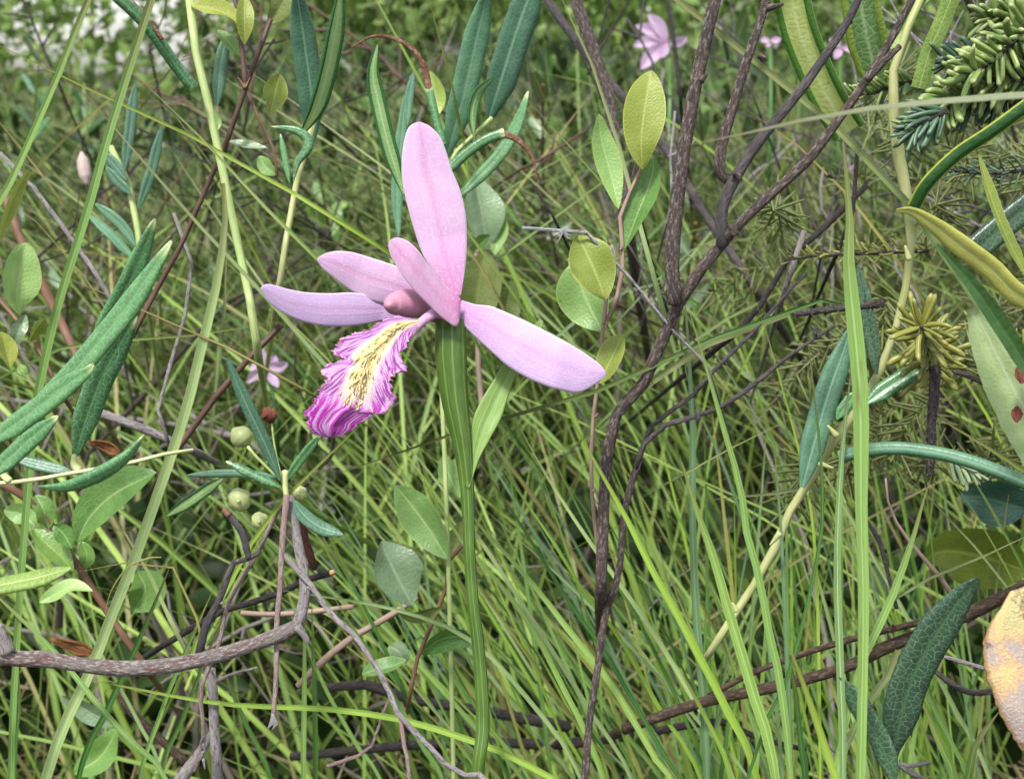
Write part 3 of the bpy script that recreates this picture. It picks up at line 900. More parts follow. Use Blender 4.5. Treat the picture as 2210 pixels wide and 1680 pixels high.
def far_orchid(x, y, d, s, label, petals, stem_px, lean=0):
    """another bloom of the same kind further off; petals: (angle from up, length, width) in units of s"""
    base = P(*stem_px[-1], d) if len(stem_px[-1]) == 2 else P(*stem_px[-1])
    e = empty('pink_orchid', base, label, 'orchid', 'pink orchids in the bog')
    for ang, L, w in petals:
        a = math.radians(ang)
        tip = (x + math.sin(a) * L * s, y - math.cos(a) * L * s)
        mid = (x + math.sin(a + .12) * L * s * .55, y - math.cos(a + .12) * L * s * .55)
        ribbon('petal', PTS([(x, y), mid, tip], d, d - px(s * L * .2, d)), px(w * s, d), M['petal_far'], e, 'fold', 'oval', roll=rng.uniform(-25, 25), n=14, wave=.03)
    ribbon('lip', PTS([(x, y), (x - .1 * s, y + .25 * s), (x - .25 * s, y + .45 * s)], d - px(.1 * s, d)), px(.3 * s, d), M['petal_far'], e, 'under', 'oval', n=12, wave=.05)
    tube('stem', PTS(stem_px, d), px(9, d) * .5, px(7, d) * .5, M['sedge_dark'], e, sides=7, n=20)
    HEROES.append((x, y, s * 1.0, d))
    return e

# ------------------------------------------------------------------ traced plants, twigs and blades
def ground_under(x, y):
    """where the line of sight through a sketch point meets the moss"""
    y = max(y, 700)
    den = -(FWD.z + UPV.z * (-(y - H / 2) * PXM))
    return P(x, y, CAM_H / den)

def rooted(pts3, px_last, px_prev, how):
    """carry a stem from its last traced point to the ground: straight down, or leaning away into the grass"""
    if how == 'down':
        return down(pts3)
    if how == 'back':
        # goes on in its own direction while leaning away, until it meets the moss
        dx, dy = px_last[0] - px_prev[0], px_last[1] - px_prev[1]
        l = max(1, math.hypot(dx, dy))
        dx, dy = dx / l, max(dy / l, .45)
        run = min(620.0, max(160.0, (1050 - px_last[1]) / dy))
        gx, gy = px_last[0] + dx * run, max(px_last[1] + dy * run, 760)
        g = ground_under(gx, gy)
        d0 = (Vector(tuple(pts3[-1])) - CAMP).dot(FWD)
        d1 = (g - CAMP).dot(FWD)
        out = list(pts3)
        for f in (.25, .5, .75, 1.0):
            out.append(P(px_last[0] + (gx - px_last[0]) * f, px_last[1] + (gy - px_last[1]) * f, d0 + (d1 - d0) * f ** 1.6))
        return out
    return list(pts3)

def lf(parent, zone, pts, w, d, mat, sect='roll', prof='lance', d1=None, roll=0, name='leaf', **k):
    p = PTS(Z(zone, *pts), d, d1)
    if prof == 'oval':                       # shrub leaves cup, wave and bow a little, each its own way
        k.setdefault('wave', rng.uniform(.02, .07))
        k.setdefault('twist', rng.uniform(-35, 35))
        bow = (p[-1] - p[0]).length * rng.uniform(-.12, .12)
        p = [q + FWD * (bow * math.sin(math.pi * i / (len(p) - 1))) for i, q in enumerate(p)]
    return ribbon(name, p, px(ZS(zone, w), d), M[mat], parent, sect, prof, roll=roll, **k)

def st(parent, zone, pts, w0, w1, d, mat, name='stem', d1=None, knot=0.0, root=None, sides=10, **k):
    z = Z(zone, *pts)
    p = PTS(z, d, d1)
    p = rooted(p, z[-1], z[-2], root)
    return tube(name, p, px(ZS(zone, w0), d) * .5, px(ZS(zone, w1), d) * .5, M[mat], parent, sides=sides, knot=knot, **k)

def plant(name, label, cat, at, group=None):
    return empty(name, at, label, cat, group)

def base_of(zone, pt, d):
    return P(*Z(zone, pt)[0][:2], d)

def blade(label, zone, pts, w, d, mat='sedge', root='down', d1=None, sect='vee', roll=0, name='sedge', prof=None, widths=None, group='sedge blades', wide=1.0, **k):
    """one sedge blade; pts run from tip to base"""
    z = Z(zone, *pts)
    own = PTS(z, d, d1)
    p = rooted(own, z[-1], z[-2], root)[::-1]
    ln_ = lambda q: sum((Vector(tuple(q[i + 1])) - Vector(tuple(q[i]))).length for i in range(len(q) - 1))
    t0 = min(.9, max(0.0, 1 - ln_(own) / ln_(p)))
    o = ribbon(name, p, px(ZS(zone, w), d) * wide, M[mat], None, sect, prof or 'blade', roll=roll, n=48, widths=widths, t0=t0, **k)
    return tag(o, label, 'grass blade', group)

# --- bog rosemary with the cream stem
p = plant('bog_rosemary', 'bog rosemary with cream stem lying level and thick dark netted leaves with white points', 'shrub', base_of(5, (-300, 1720), .19))
st(p, 5, [(1200, 1470), (1050, 1490), (900, 1530), (700, 1572), (500, 1605), (250, 1650), (0, 1682), (-160, 1690), (-420, 1760)], 22, 56, .196, 'cream', d1=.186, root='down')
st(p, 5, [(462, 1500), (460, 1560), (490, 1600)], 26, 60, .192, 'cream', 'petiole', n=8)
st(p, 5, [(10, 1560), (15, 1620), (60, 1665)], 26, 50, .186, 'cream', 'petiole', n=8)
lf(p, 5, [(-110, 1440), (40, 1350), (250, 1195), (420, 1062), (540, 985), (582, 938)], 138, .176, 'rosemary', roll=-18, d1=.172)
lf(p, 5, [(60, 1330), (250, 1180), (440, 1000), (620, 790), (800, 565), (960, 330), (1066, 172)], 152, .186, 'rosemary', roll=-25, d1=.18, n=34)
lf(p, 5, [(560, 860), (690, 640), (800, 440), (890, 235), (965, 35)], 125, .192, 'rosemary', roll=15, d1=.188)
lf(p, 5, [(466, 1510), (540, 1270), (640, 1010), (760, 790), (850, 640)], 165, .193, 'rosemary', roll=12, d1=.19)
lf(p, 5, [(-60, 1640), (60, 1520), (190, 1400), (360, 1260)], 120, .182, 'rosemary', roll=-15)
lf(p, 5, [(445, 1605), (300, 1575), (180, 1545), (80, 1515)], 80, .194, 'rosemary_blue', roll=20)
lf(p, 5, [(240, 1700), (420, 1698), (620, 1622), (770, 1525), (850, 1440), (898, 1372)], 104, .172, 'rosemary', sect='quill', roll=35, prof='spindle', depth=.7)
lf(p, 7, [(-120, 660), (0, 632), (200, 592), (380, 542)], 118, .172, 'lime', sect='roll', roll=-40)

# --- seedling of bog rosemary standing on grey twigs, with green capsules
p = plant('bog_rosemary', 'slim bog rosemary shoot with star of narrow leaves above grey twigs and green capsules', 'shrub', base_of(7, (1540, 160), .2))
st(p, 7, [(1535, 20), (1535, 90), (1545, 165)], 40, 26, .200, 'cream', n=8)
lf(p, 5, [(1740, 1660), (1650, 1440), (1520, 1165), (1408, 898)], 82, .199, 'rosemary_blue', roll=-15, d1=.194)
lf(p, 5, [(1780, 1660), (1880, 1520), (1995, 1375)], 62, .202, 'rosemary', roll=20)
lf(p, 7, [(1512, 110), (1380, 48), (1218, -32)], 52, .198, 'rosemary', sect='quill', roll=20, depth=.6)
lf(p, 7, [(1505, 55), (1270, 32), (1010, 42)], 46, .203, 'rosemary_blue', sect='quill', depth=.6)
lf(p, 7, [(1585, 178), (1640, 258), (1735, 325), (1848, 362)], 82, .197, 'rosemary_blue', roll=-20)
for bx, by, br_, lab in ((1290, 175, 66, 0), (1612, 140, 46, 1), (1400, 288, 50, 2), (1285, -395 + 440, 0, 3)):
    if br_ == 0: continue
    q = tube('capsule', PTS(Z(7, (bx - br_ * .75, by + br_ * .5), (bx, by), (bx + br_ * .75, by - br_ * .5)), .206), 0, 0, M['berry'], p, sides=14, n=12, radii=[px(ZS(7, r), .206) for r in (br_ * .25, br_ * .9, br_ * 1.0, br_ * .9, br_ * .25)])
    tube('pore', PTS(Z(7, (bx - br_ * .1, by + br_ * .15), (bx, by)), .206 - px(ZS(7, br_ * 1.02), .206)), px(ZS(7, br_ * .22), .206), px(ZS(7, br_ * .1), .206), M['pale_stem'], q, sides=8, n=4)
q = tube('capsule', PTS(Z(5, (1450, 1345), (1500, 1390), (1545, 1440)), .212), 0, 0, M['berry'], p, sides=14, n=12, radii=[px(ZS(5, r), .212) for r in (22, 62, 72, 62, 20)])
st(p, 5, [(1540, 1450), (1580, 1500), (1640, 1560), (1720, 1640)], 22, 14, .21, 'pale_stem', 'stalk')
q = tube('dry_capsule', PTS(Z(5, (1640, 1215), (1675, 1255), (1690, 1300)), .21), 0, 0, M['capsule_red'], p, sides=9, n=9, radii=[px(ZS(5, r), .21) for r in (14, 52, 50, 22)], knot=.12)
st(p, 5, [(1690, 1300), (1700, 1400), (1720, 1520), (1750, 1640)], 14, 12, .21, 'pale_stem', 'stalk')
lf(p, 7, [(1200, 60), (1050, 165), (900, 262)], 64, .21, 'rosemary_under', sect='under', name='leaf')

# --- bog rosemary behind the flower, two leaf ends withered brown
p = plant('bog_rosemary', 'bog rosemary behind the big flower, two leaf ends withered to curled brown tails', 'shrub', base_of(3, (600, 2600), .24))
st(p, 3, [(1042, 748), (1000, 795), (900, 885), (770, 1025), (700, 1250), (660, 1500), (690, 1800), (720, 2400)], 28, 34, .232, 'pale_stem', root='down')
lf(p, 3, [(485, 1230), (390, 930), (315, 620), (288, 450), (316, 285)], 104, .23, 'rosemary_under', sect='under', roll=-12, d1=.226)
g = lf(p, 3, [(730, 920), (690, 760), (640, 555)], 52, .228, 'rosemary', sect='quill', prof='strap', roll=0, depth=.7, n=14)
lf(g, 3, [(642, 565), (612, 425), (530, 305), (400, 240), (280, 234), (148, 302)], 46, .228, 'brown_curl', sect='quill', prof='tail', name='withered_tip', jit=.12)
lf(p, 3, [(755, 990), (845, 680), (920, 360), (985, 80), (1030, -90)], 165, .236, 'rosemary_blue', sect='roll', roll=10, d1=.225, n=34)
lf(p, 3, [(1020, 760), (1095, 520), (1190, 220), (1290, -60), (1340, -220)], 200, .242, 'rosemary_blue', roll=-14, d1=.228, n=34)
lf(p, 3, [(930, 880), (918, 720), (955, 585), (1058, 488)], 76, .229, 'rosemary_under', sect='under', roll=30, prof='spindle')
g = lf(p, 3, [(765, 1080), (890, 965), (1010, 885), (1122, 846)], 66, .229, 'rosemary', sect='quill', prof='strap', depth=.8, n=14)
lf(g, 3, [(1115, 848), (1215, 895), (1296, 1000), (1338, 1155)], 46, .229, 'brown_curl', sect='quill', prof='tail', name='withered_tip', jit=.12)
lf(p, 3, [(820, 1260), (960, 1120), (1100, 965), (1200, 785), (1272, 578)], 86, .238, 'rosemary', roll=-20)
lf(p, 3, [(505, 800), (515, 640), (545, 455)], 56, .245, 'rosemary_blue')
lf(p, 3, [(450, 1500), (440, 1200), (470, 850), (490, 600)], 76, .25, 'rosemary_blue')
lf(p, 3, [(665, 760), (690, 620), (648, 450)], 115, .262, 'lime', sect='fold', prof='oval')

# --- pale stems at the upper edge
p = plant('bog_rosemary', 'tall pale green stem with a brown-striped dark leaf, crossed by sedge blades', 'shrub', base_of(5, (1540, 900), .3))
st(p, 2, [(1195, -60), (1232, 250), (1275, 500), (1345, 750), (1395, 1000), (1450, 1250), (1500, 1500), (1545, 1664), (1600, 2000), (1640, 2250)], 52, 56, .222, 'pale_stem', root='back')
g = lf(p, 2, [(1225, 555), (1100, 395), (1000, 250), (880, 105), (700, -60)], 76, .218, 'rosemary', sect='quill', prof='strap', d1=.21)
lf(g, 2, [(1030, 250), (950, 130), (880, 50), (800, -50)], 26, .2125, 'brown_curl', sect='quill', prof='tail', name='withered_edge')
lf(p, 2, [(1378, 670), (1400, 420), (1445, 190)], 80, .228, 'rosemary_blue')
lf(p, 2, [(1270, 640), (1230, 570), (1215, 500)], 46, .219, 'pale_oval', sect='fold', prof='oval')
lf(p, 2, [(1380, 830), (1385, 770), (1355, 700)], 36, .22, 'pale_oval', sect='fold', prof='oval')
p = plant('bog_rosemary', 'yellowish stem with hooked leaf curling over and long blue-green leaves above', 'shrub', base_of(5, (1720, 700), .3))
st(p, 2, [(1990, 770), (1950, 920), (1900, 1090), (1850, 1300), (1800, 1640), (1760, 1900)], 40, 54, .222, 'buff_stem', root='back')
lf(p, 2, [(1985, 900), (1978, 620), (1940, 320), (1905, 80), (1880, -80)], 160, .226, 'rosemary_blue', roll=10, d1=.215)
lf(p, 2, [(1915, 850), (2010, 680), (2080, 440), (2130, 180), (2165, -80)], 125, .22, 'rosemary_under', sect='under', roll=30, d1=.212)
lf(p, 2, [(1862, 1150), (1890, 1030), (1955, 940), (1945, 870), (1870, 825), (1722, 803)], 60, .216, 'rosemary', sect='quill', prof='spindle', depth=.6)
lf(p, 2, [(1838, 1160), (1805, 980), (1780, 850)], 40, .224, 'rosemary', sect='quill', depth=.6)

# --- brown stemmed leatherleaf at the top
p = plant('leatherleaf', 'leatherleaf with straight dark brown stem and a few olive leaves at its fork', 'shrub', base_of(5, (690, 1120), .27))
st(p, 2, [(1720, 120), (1640, 330), (1560, 560), (1500, 720), (1420, 950), (1330, 1150), (1220, 1400), (1100, 1660), (980, 1860), (880, 2060), (740, 2330)], 32, 36, .226, 'brown_stem', d1=.235, knot=.10, root='back')
st(p, 2, [(1475, -40), (1520, 100), (1528, 250), (1545, 400), (1560, 570)], 26, 32, .224, 'brown_stem', 'branch', knot=.15)
st(p, 2, [(1760, 1120), (1740, 960), (1680, 830), (1620, 700), (1570, 570)], 18, 24, .23, 'rust_stem', 'branch', knot=.12)
lf(p, 2, [(1520, 215), (1490, 130), (1380, 60), (1205, 32)], 150, .221, 'olive', sect='fold', prof='oval', roll=50, wave=.05)
lf(p, 2, [(1552, 285), (1558, 120), (1548, -30)], 110, .222, 'olive', sect='fold', prof='oval', roll=10)
lf(p, 2, [(1716, 720), (1745, 590), (1775, 470)], 150, .232, 'olive', sect='fold', prof='oval')
lf(p, 2, [(1700, 150), (1780, 40), (1830, -60)], 130, .228, 'dull_oval', sect='fold', prof='oval')
lf(p, 2, [(1540, 370), (1460, 280), (1382, 190)], 90, .226, 'pale_oval', sect='fold', prof='oval', roll=25)
lf(p, 2, [(1700, 940), (1600, 930), (1450, 900)], 70, .232, 'grey_oval', sect='fold', prof='oval', roll=45)
lf(p, 2, [(1760, 1110), (1690, 1060), (1640, 990)], 90, .232, 'pale_oval', sect='fold', prof='oval')
for k in range(3):
    st(p, 2, [(1555, 560), (1510 + k * 40, 490 + (k % 2) * 30)], 24, 4, .2235, 'rust_stem', 'bud_scale', n=6)

# --- small plants at the left border
p = plant('leatherleaf', 'leatherleaf with big light green folded oval leaf on rust coloured stem', 'shrub', base_of(5, (360, 1090), .25))
st(p, 5, [(-60, 470), (0, 535), (110, 650), (230, 820), (350, 1062), (420, 1180)], 26, 30, .206, 'rust_stem', root='back')
lf(p, 5, [(122, 640), (112, 520), (130, 350), (165, 185)], 250, .196, 'pale_oval', sect='fold', prof='oval', roll=28)
lf(p, 5, [(60, 960), (40, 860), (5, 738)], 120, .2, 'olive', sect='fold', prof='oval', roll=30)
lf(p, 5, [(185, 800), (215, 730), (280, 650)], 120, .205, 'olive', sect='fold', prof='oval', roll=50)
lf(p, 5, [(80, 830), (120, 740), (160, 630)], 90, .205, 'grey_oval', sect='fold', prof='oval')
lf(p, 5, [(150, 1020), (140, 980), (125, 940)], 60, .205, 'pale_oval', sect='fold', prof='oval')
o = tag(ribbon('sedge_leaf', PTS(Z(2, (-20, 1560), (60, 1320), (110, 1200), (192, 1062)), .2), px(30, .2), M['olive'], None, 'fold', 'oval', roll=35, n=22), 'pointed olive leaf beside the sedge blade leaning over the twig', 'leaf')
p = plant('brown_stem', 'stout blurred rust brown stem standing behind the thick netted leaves', 'stem', base_of(5, (500, 950), .3))
st(p, 5, [(20, -140), (60, 0), (140, 180), (220, 350), (340, 600), (470, 870), (600, 1150)], 56, 60, .285, 'rust_stem', root='back')

# leafy rust coloured runner, lower left
p = plant('leatherleaf', 'leafy rust brown runner with broad green leaves under the cream stem', 'shrub', base_of(7, (740, 1000), .28))
st(p, 7, [(20, 90), (60, 130), (210, 210), (300, 360), (400, 500), (560, 750), (720, 985), (800, 1100)], 40, 40, .228, 'rust_stem', d1=.24, root='back')
lf(p, 7, [(415, 405), (480, 270), (620, 140), (845, 30)], 230, .222, 'green_oval', sect='fold', prof='oval', roll=-25)
lf(p, 7, [(395, 560), (330, 480), (240, 400), (170, 330)], 130, .232, 'green_oval', sect='fold', prof='oval', roll=20)
lf(p, 7, [(500, 668), (380, 650), (290, 690), (212, 725)], 96, .221, 'pale_oval', sect='fold', prof='oval', roll=35, wave=.04)
lf(p, 7, [(200, 330), (120, 260), (20, 230)], 110, .235, 'pale_oval', sect='fold', prof='oval')
lf(p, 7, [(440, 560), (470, 480), (440, 400)], 80, .236, 'green_oval', sect='fold', prof='oval')
lf(p, 7, [(390, 440), (340, 360), (290, 310)], 100, .23, 'green_oval', sect='fold', prof='oval')
lf(p, 7, [(260, 330), (240, 230), (190, 150)], 110, .232, 'green_oval', sect='fold', prof='oval', roll=20)
lf(p, 7, [(330, 1230), (450, 1310), (620, 1390)], 110, .245, 'grey_oval', sect='fold', prof='oval', roll=30)
lf(p, 7, [(720, 780), (780, 660), (740, 560)], 200, .26, 'green_oval', sect='fold', prof='oval', roll=20)
lf(p, 7, [(640, 1400), (540, 1560), (400, 1650)], 170, .262, 'green_oval', sect='fold', prof='oval', roll=20)

# --- leatherleaf upright beside the dark shrub
p = plant('leatherleaf', 'upright leatherleaf with tan stem and clear olive oval leaves between flower and dark branches', 'shrub', base_of(0, (1310, 1300), .26))
st(p, 0, [(1309, 640), (1300, 720), (1290, 830), (1276, 950), (1280, 1100), (1302, 1245), (1312, 1290)], 9, 12, .206, 'tan_stem', d1=.216, root='back')
st(p, 0, [(1385, 362), (1368, 400), (1348, 436), (1338, 476), (1345, 552), (1338, 620), (1312, 690)], 8, 11, .2045, 'tan_stem', 'branch', d1=.207)
lf(p, 3, [(2000, 1075), (1985, 900), (2010, 680), (2052, 448)], 262, .203, 'olive', sect='fold', prof='oval', roll=8, depth=.5)
lf(p, 3, [(1845, 1325), (1800, 1100), (1740, 880), (1720, 722)], 165, .206, 'pale_oval', sect='fold', prof='oval', roll=15, depth=.6)
lf(p, 3, [(1885, 1575), (1970, 1350), (2050, 1150), (2075, 990)], 180, .206, 'green_oval', sect='fold', prof='oval', roll=-25)
lf(p, 1, [(1716, 920), (1670, 800), (1620, 690), (1582, 612)], 216, .2, 'olive', sect='fold', prof='oval', roll=12, depth=.5)
lf(p, 1, [(1700, 1070), (1640, 950), (1600, 850), (1570, 735)], 250, .21, 'pale_oval', sect='fold', prof='oval', roll=-10, depth=.5)
lf(p, 1, [(1688, 1320), (1735, 1220), (1800, 1085)], 130, .207, 'olive', sect='fold', prof='oval', roll=-25)
for q in ((1338, 540), (1302, 700), (1284, 900), (1279, 1060)):
    st(p, 0, [q, (q[0] + 7, q[1] - 9)], 6, 2, .2055, 'rust_stem', 'bud', n=5)

# --- oval leaves low behind the stem
p = plant('leatherleaf', 'low leatherleaf with pale two-toned oval leaf at the foot of the orchid stem', 'shrub', base_of(8, (520, 1200), .3))
st(p, 8, [(745, 400), (655, 500), (640, 640), (560, 850), (480, 1040), (440, 1250)], 22, 24, .238, 'rust_stem', root='back')
lf(p, 8, [(645, 492), (560, 360), (460, 220), (365, 98)], 205, .232, 'pale_oval', sect='fold', prof='oval', roll=-12)
lf(p, 8, [(455, 745), (400, 640), (340, 520), (285, 398)], 258, .225, 'grey_oval', sect='fold', prof='oval', roll=20)
lf(p, 8, [(495, 1010), (600, 930), (700, 910), (790, 955)], 140, .232, 'green_oval', sect='fold', prof='oval', roll=35)
lf(p, 8, [(425, 1040), (330, 1080), (185, 1112)], 110, .236, 'pale_oval', sect='fold', prof='oval', roll=40)
lf(p, 8, [(710, 165), (660, 60), (615, -60)], 130, .236, 'pale_oval', sect='fold', prof='oval', roll=20)
lf(p, 8, [(655, 480), (700, 400), (720, 290)], 120, .24, 'dull_oval', sect='fold', prof='oval')
lf(p, 8, [(370, 760), (470, 800), (610, 755)], 90, .229, 'dull_oval', sect='fold', prof='oval', roll=45)
lf(p, 8, [(420, 1060), (390, 1000), (330, 960)], 100, .24, 'grey_oval', sect='fold', prof='oval')

# --- blurred leaves right behind the bloom
p = plant('leatherleaf', 'out of focus leatherleaf with broad grey-green leaves just behind the flower', 'shrub', base_of(1, (1090, 1400), .34))
st(p, 1, [(1100, 700), (1110, 900), (1105, 1150), (1120, 1350), (1130, 1600)], 26, 34, .292, 'tan_stem', root='back')
lf(p, 3, [(1010, 1580), (985, 1400), (960, 1260), (945, 1130)], 260, .29, 'grey_oval', sect='fold', prof='oval', roll=25)
lf(p, 1, [(1095, 1080), (1105, 900), (1140, 690)], 200, .28, 'dull_oval', sect='fold', prof='oval', roll=10)
lf(p, 1, [(1225, 1120), (1240, 980), (1270, 830)], 120, .288, 'dull_oval', sect='fold', prof='oval', roll=10)
lf(p, 1, [(1060, 690), (1110, 640), (1165, 612)], 60, .27, 'green_oval', sect='fold', prof='oval', roll=30)
lf(p, 3, [(1060, 1620), (1080, 1500), (1120, 1370)], 110, .29, 'pale_oval', sect='fold', prof='oval')

# --- right side: the big bog plant with the buff stem
p = plant('bog_rosemary', 'big bog rosemary with thick yellowish jointed stem slanting among the sedges', 'shrub', base_of(0, (1560, 1400), .24))
st(p, 0, [(1999, -30), (1949, 85), (1928, 153), (1924, 204), (1932, 272), (1945, 374), (1960, 442), (1966, 550), (1952, 634), (1938, 697), (1914, 752), (1893, 818), (1858, 877), (1806, 940), (1771, 999), (1702, 1108), (1683, 1156), (1651, 1224), (1583, 1328), (1530, 1410)], 12, 20, .203, 'buff_stem', d1=.216, root='back', radii=[px(w, .2) * .5 for w in (16, 17, 19, 22, 27, 30, 22, 18, 18, 17, 17, 20, 20, 24, 20, 19, 23, 19, 18, 17, 16, 15, 14, 13)])
for a, b in (((1806, 940), (1786, 918)), ((1768, 1000), (1798, 1010)), ((1683, 1150), (1662, 1176)), ((1590, 1318), (1580, 1300)), ((1962, 560), (1953, 530))):
    st(p, 0, [a, b], 15, 5, .2015, 'buff_stem', 'leaf_scar', n=6)
lf(p, 4, [(1100, 830), (985, 650), (880, 430), (790, 200), (730, -40), (700, -160)], 225, .208, 'lime_under', sect='under', d1=.198, roll=-14, prof='strap', n=34)
lf(p, 4, [(1290, 590), (1245, 380), (1200, 170), (1160, -60)], 250, .214, 'mid_net', sect='under', d1=.206, prof='strap', roll=0, n=30, widths=[.3, .8, 1, .95, .9])
lf(p, 4, [(1545, 560), (1610, 330), (1690, 140), (1775, -80)], 105, .206, 'lime', sect='flat', prof='strap', d1=.2)
lf(p, 4, [(1350, 300), (1450, 180), (1500, 60), (1600, -60)], 90, .204, 'lime', sect='fold', prof='strap')
lf(p, 4, [(1515, 1320), (1600, 1170), (1790, 985), (2000, 845), (2240, 670), (2400, 560)], 92, .192, 'dark_yellow', sect='ridge', prof='strap', d1=.18, roll=20)
st(p, 0, [(2330, 330), (2395, 620), (2440, 900), (2470, 1300), (2460, 1750)], 9, 18, .180, 'buff_stem', 'side_stem', root='down')
lf(p, 4, [(2700, 2120), (2400, 1990), (2150, 1860), (2000, 1710), (1800, 1560), (1650, 1440), (1500, 1345), (1398, 1335)], 150, .174, 'felt', sect='roll', prof='lance', depth=.8, n=40, roll=-28)
lf(p, 6, [(2780, 1420), (2400, 1000), (2164, 720), (2050, 545), (1850, 255), (1620, -10)], 110, .166, 'dark_blade', sect='fold', prof='lance', roll=10)
lf(p, 4, [(1860, 1640), (2010, 1500), (2230, 1320), (2400, 1200)], 175, .206, 'rosemary_deep', roll=15, prof='strap')
lf(p, 6, [(785, 1500), (860, 1230), (945, 930), (1040, 660), (1090, 500)], 165, .207, 'rosemary_blue', roll=15)
lf(p, 6, [(1245, 800), (1215, 600), (1160, 300), (1130, 120)], 100, .204, 'rosemary_deep', roll=-20)
lf(p, 6, [(1180, 980), (1300, 890), (1450, 800), (1600, 735)], 115, .199, 'rosemary', roll=-10)
lf(p, 6, [(1000, 1075), (1060, 990), (1130, 900)], 76, .203, 'rosemary', roll=10)
lf(p, 6, [(1020, 1310), (1190, 1268), (1400, 1258), (1650, 1292), (1900, 1362), (2180, 1475), (2400, 1590)], 82, .186, 'rosemary_blue', sect='quill', prof='strap', d1=.176, n=34)
# downy leaf and yellow felted one at the border
p = plant('downy_leaf_plant', 'broad pale green downy leaf with small red spots hanging at the border', 'leaf', base_of(6, (2500, 1500), .18))
ribbon('leaf', PTS(Z(6, (2800, 1750), (2450, 1480), (2270, 1200), (2120, 920), (1990, 660), (1880, 440), (1850, 385)), .176, .172), px(ZS(6, 360), .174), M['downy'], p, 'flat', 'oval', roll=-12, n=44, jit=.012, depth=2.0, widths=[.05, .1, .75, .95, 1, 1, .95, .85, .62, .25])
st(p, 6, [(2780, 1730), (2850, 1900), (2880, 2200)], 60, 60, .176, 'pale_stem', 'stem', root='down')
for (sx, sy, sr) in ((2150, 790, 52), (2120, 1045, 42), (2190, 870, 26)):
    ribbon('red_spot', PTS(Z(6, (sx, sy + sr * 1.3), (sx, sy), (sx, sy - sr * 1.3)), .1705), px(ZS(6, sr * 1.6), .1705), M['capsule_red'], p, 'flat', 'spindle', n=12, jit=.08)
ribbon('twisted_leaf', PTS(Z(4, (2260, 1800), (2180, 1664), (2090, 1480), (2000, 1250), (1920, 980)), .197), px(ZS(4, 80), .197), M['olive'], p, 'fold', 'lance', roll=35, n=30, jit=.03)
# withered leaf on brown branch, with dark netted leaf
p = plant('fallen_branch', 'brown branch low on the bog floor bearing one withered yellow and lilac-grey leaf', 'branch', base_of(9, (-200, 1380), .24))
st(p, 9, [(2100, 560), (1876, 642), (1700, 732), (1500, 822), (1300, 902), (1100, 985), (900, 1082), (650, 1152), (400, 1210), (150, 1262), (0, 1310), (-250, 1400)], 74, 50, .196, 'bark_brown', d1=.235, knot=.10, root='back', seg=.0025)
st(p, 9, [(1390, 818), (1200, 862), (950, 925), (700, 1000), (400, 1112), (150, 1250)], 34, 36, .205, 'bark_brown', 'branch', d1=.23, knot=.10)
for q in ((1180, 880), (880, 1005), (1850, 680)):
    st(p, 9, [q, (q[0] - 12, q[1] - 34)], 34, 12, .199, 'red_dead', 'bud', n=6)
ribbon('leaf', PTS(Z(9, (1840, 655), (1900, 800), (1960, 1050), (2060, 1330), (2180, 1700)), .172, .168), px(ZS(9, 600), .17), M['withered'], p, 'fold', 'oval', roll=-14, n=46, jit=.018, depth=.35, wave=.02, widths=[.15, .72, .92, 1, 1, .96, .86, .6, .1], thick=.0003)
p = plant('bog_rosemary', 'very dark netted bog rosemary leaves pointing up beside the withered leaf', 'shrub', base_of(9, (1180, 1750), .2))
st(p, 9, [(1165, 1600), (1180, 1700), (1200, 1800)], 40, 40, .19, 'buff_stem', root='down')
lf(p, 9, [(1158, 1570), (1200, 1410), (1275, 1140), (1400, 905), (1540, 705), (1630, 600)], 205, .187, 'rosemary_deep', roll=18, n=36, d1=.178)
lf(p, 9, [(1185, 1720), (1110, 1500), (1040, 1375), (950, 1225), (868, 1130)], 120, .183, 'rosemary_deep', roll=-15, n=30)

# leaves lying behind, lower right
for lab, zone, pts, w, d, mat, rl in (
    ('large yellow-green leaf lying behind the sedges', 9, [(1330, 500), (1450, 450), (1650, 480), (1900, 560)], 340, .27, 'yellow_round', 20),
    ('dark teal leaf in the shade below the spruce tip', 9, [(1530, 150), (1640, 160), (1760, 190), (1900, 230)], 260, .27, 'teal_oval', 20)):
    tag(ribbon('broad_leaf', PTS(Z(zone, *pts), d), px(ZS(zone, w), d), M[mat], None, 'fold', 'oval', roll=rl, n=24, wave=.03, depth=.6), lab, 'leaf')
tag(ribbon('dead_leaf', PTS(Z(5, (540, 1430), (640, 1440), (760, 1500)), .232), px(26, .232), M['dead_leaf'], None, 'under', 'oval', roll=30, n=16, wave=.1), 'rust orange dead leaf lying across the cream stem', 'leaf')
tag(ribbon('dead_leaf', PTS(Z(7, (270, 920), (380, 960), (520, 1000)), .235), px(30, .235), M['dead_leaf'], None, 'under', 'oval', roll=30, n=16, wave=.12), 'rust orange dead leaf behind the thick bark branch', 'leaf')

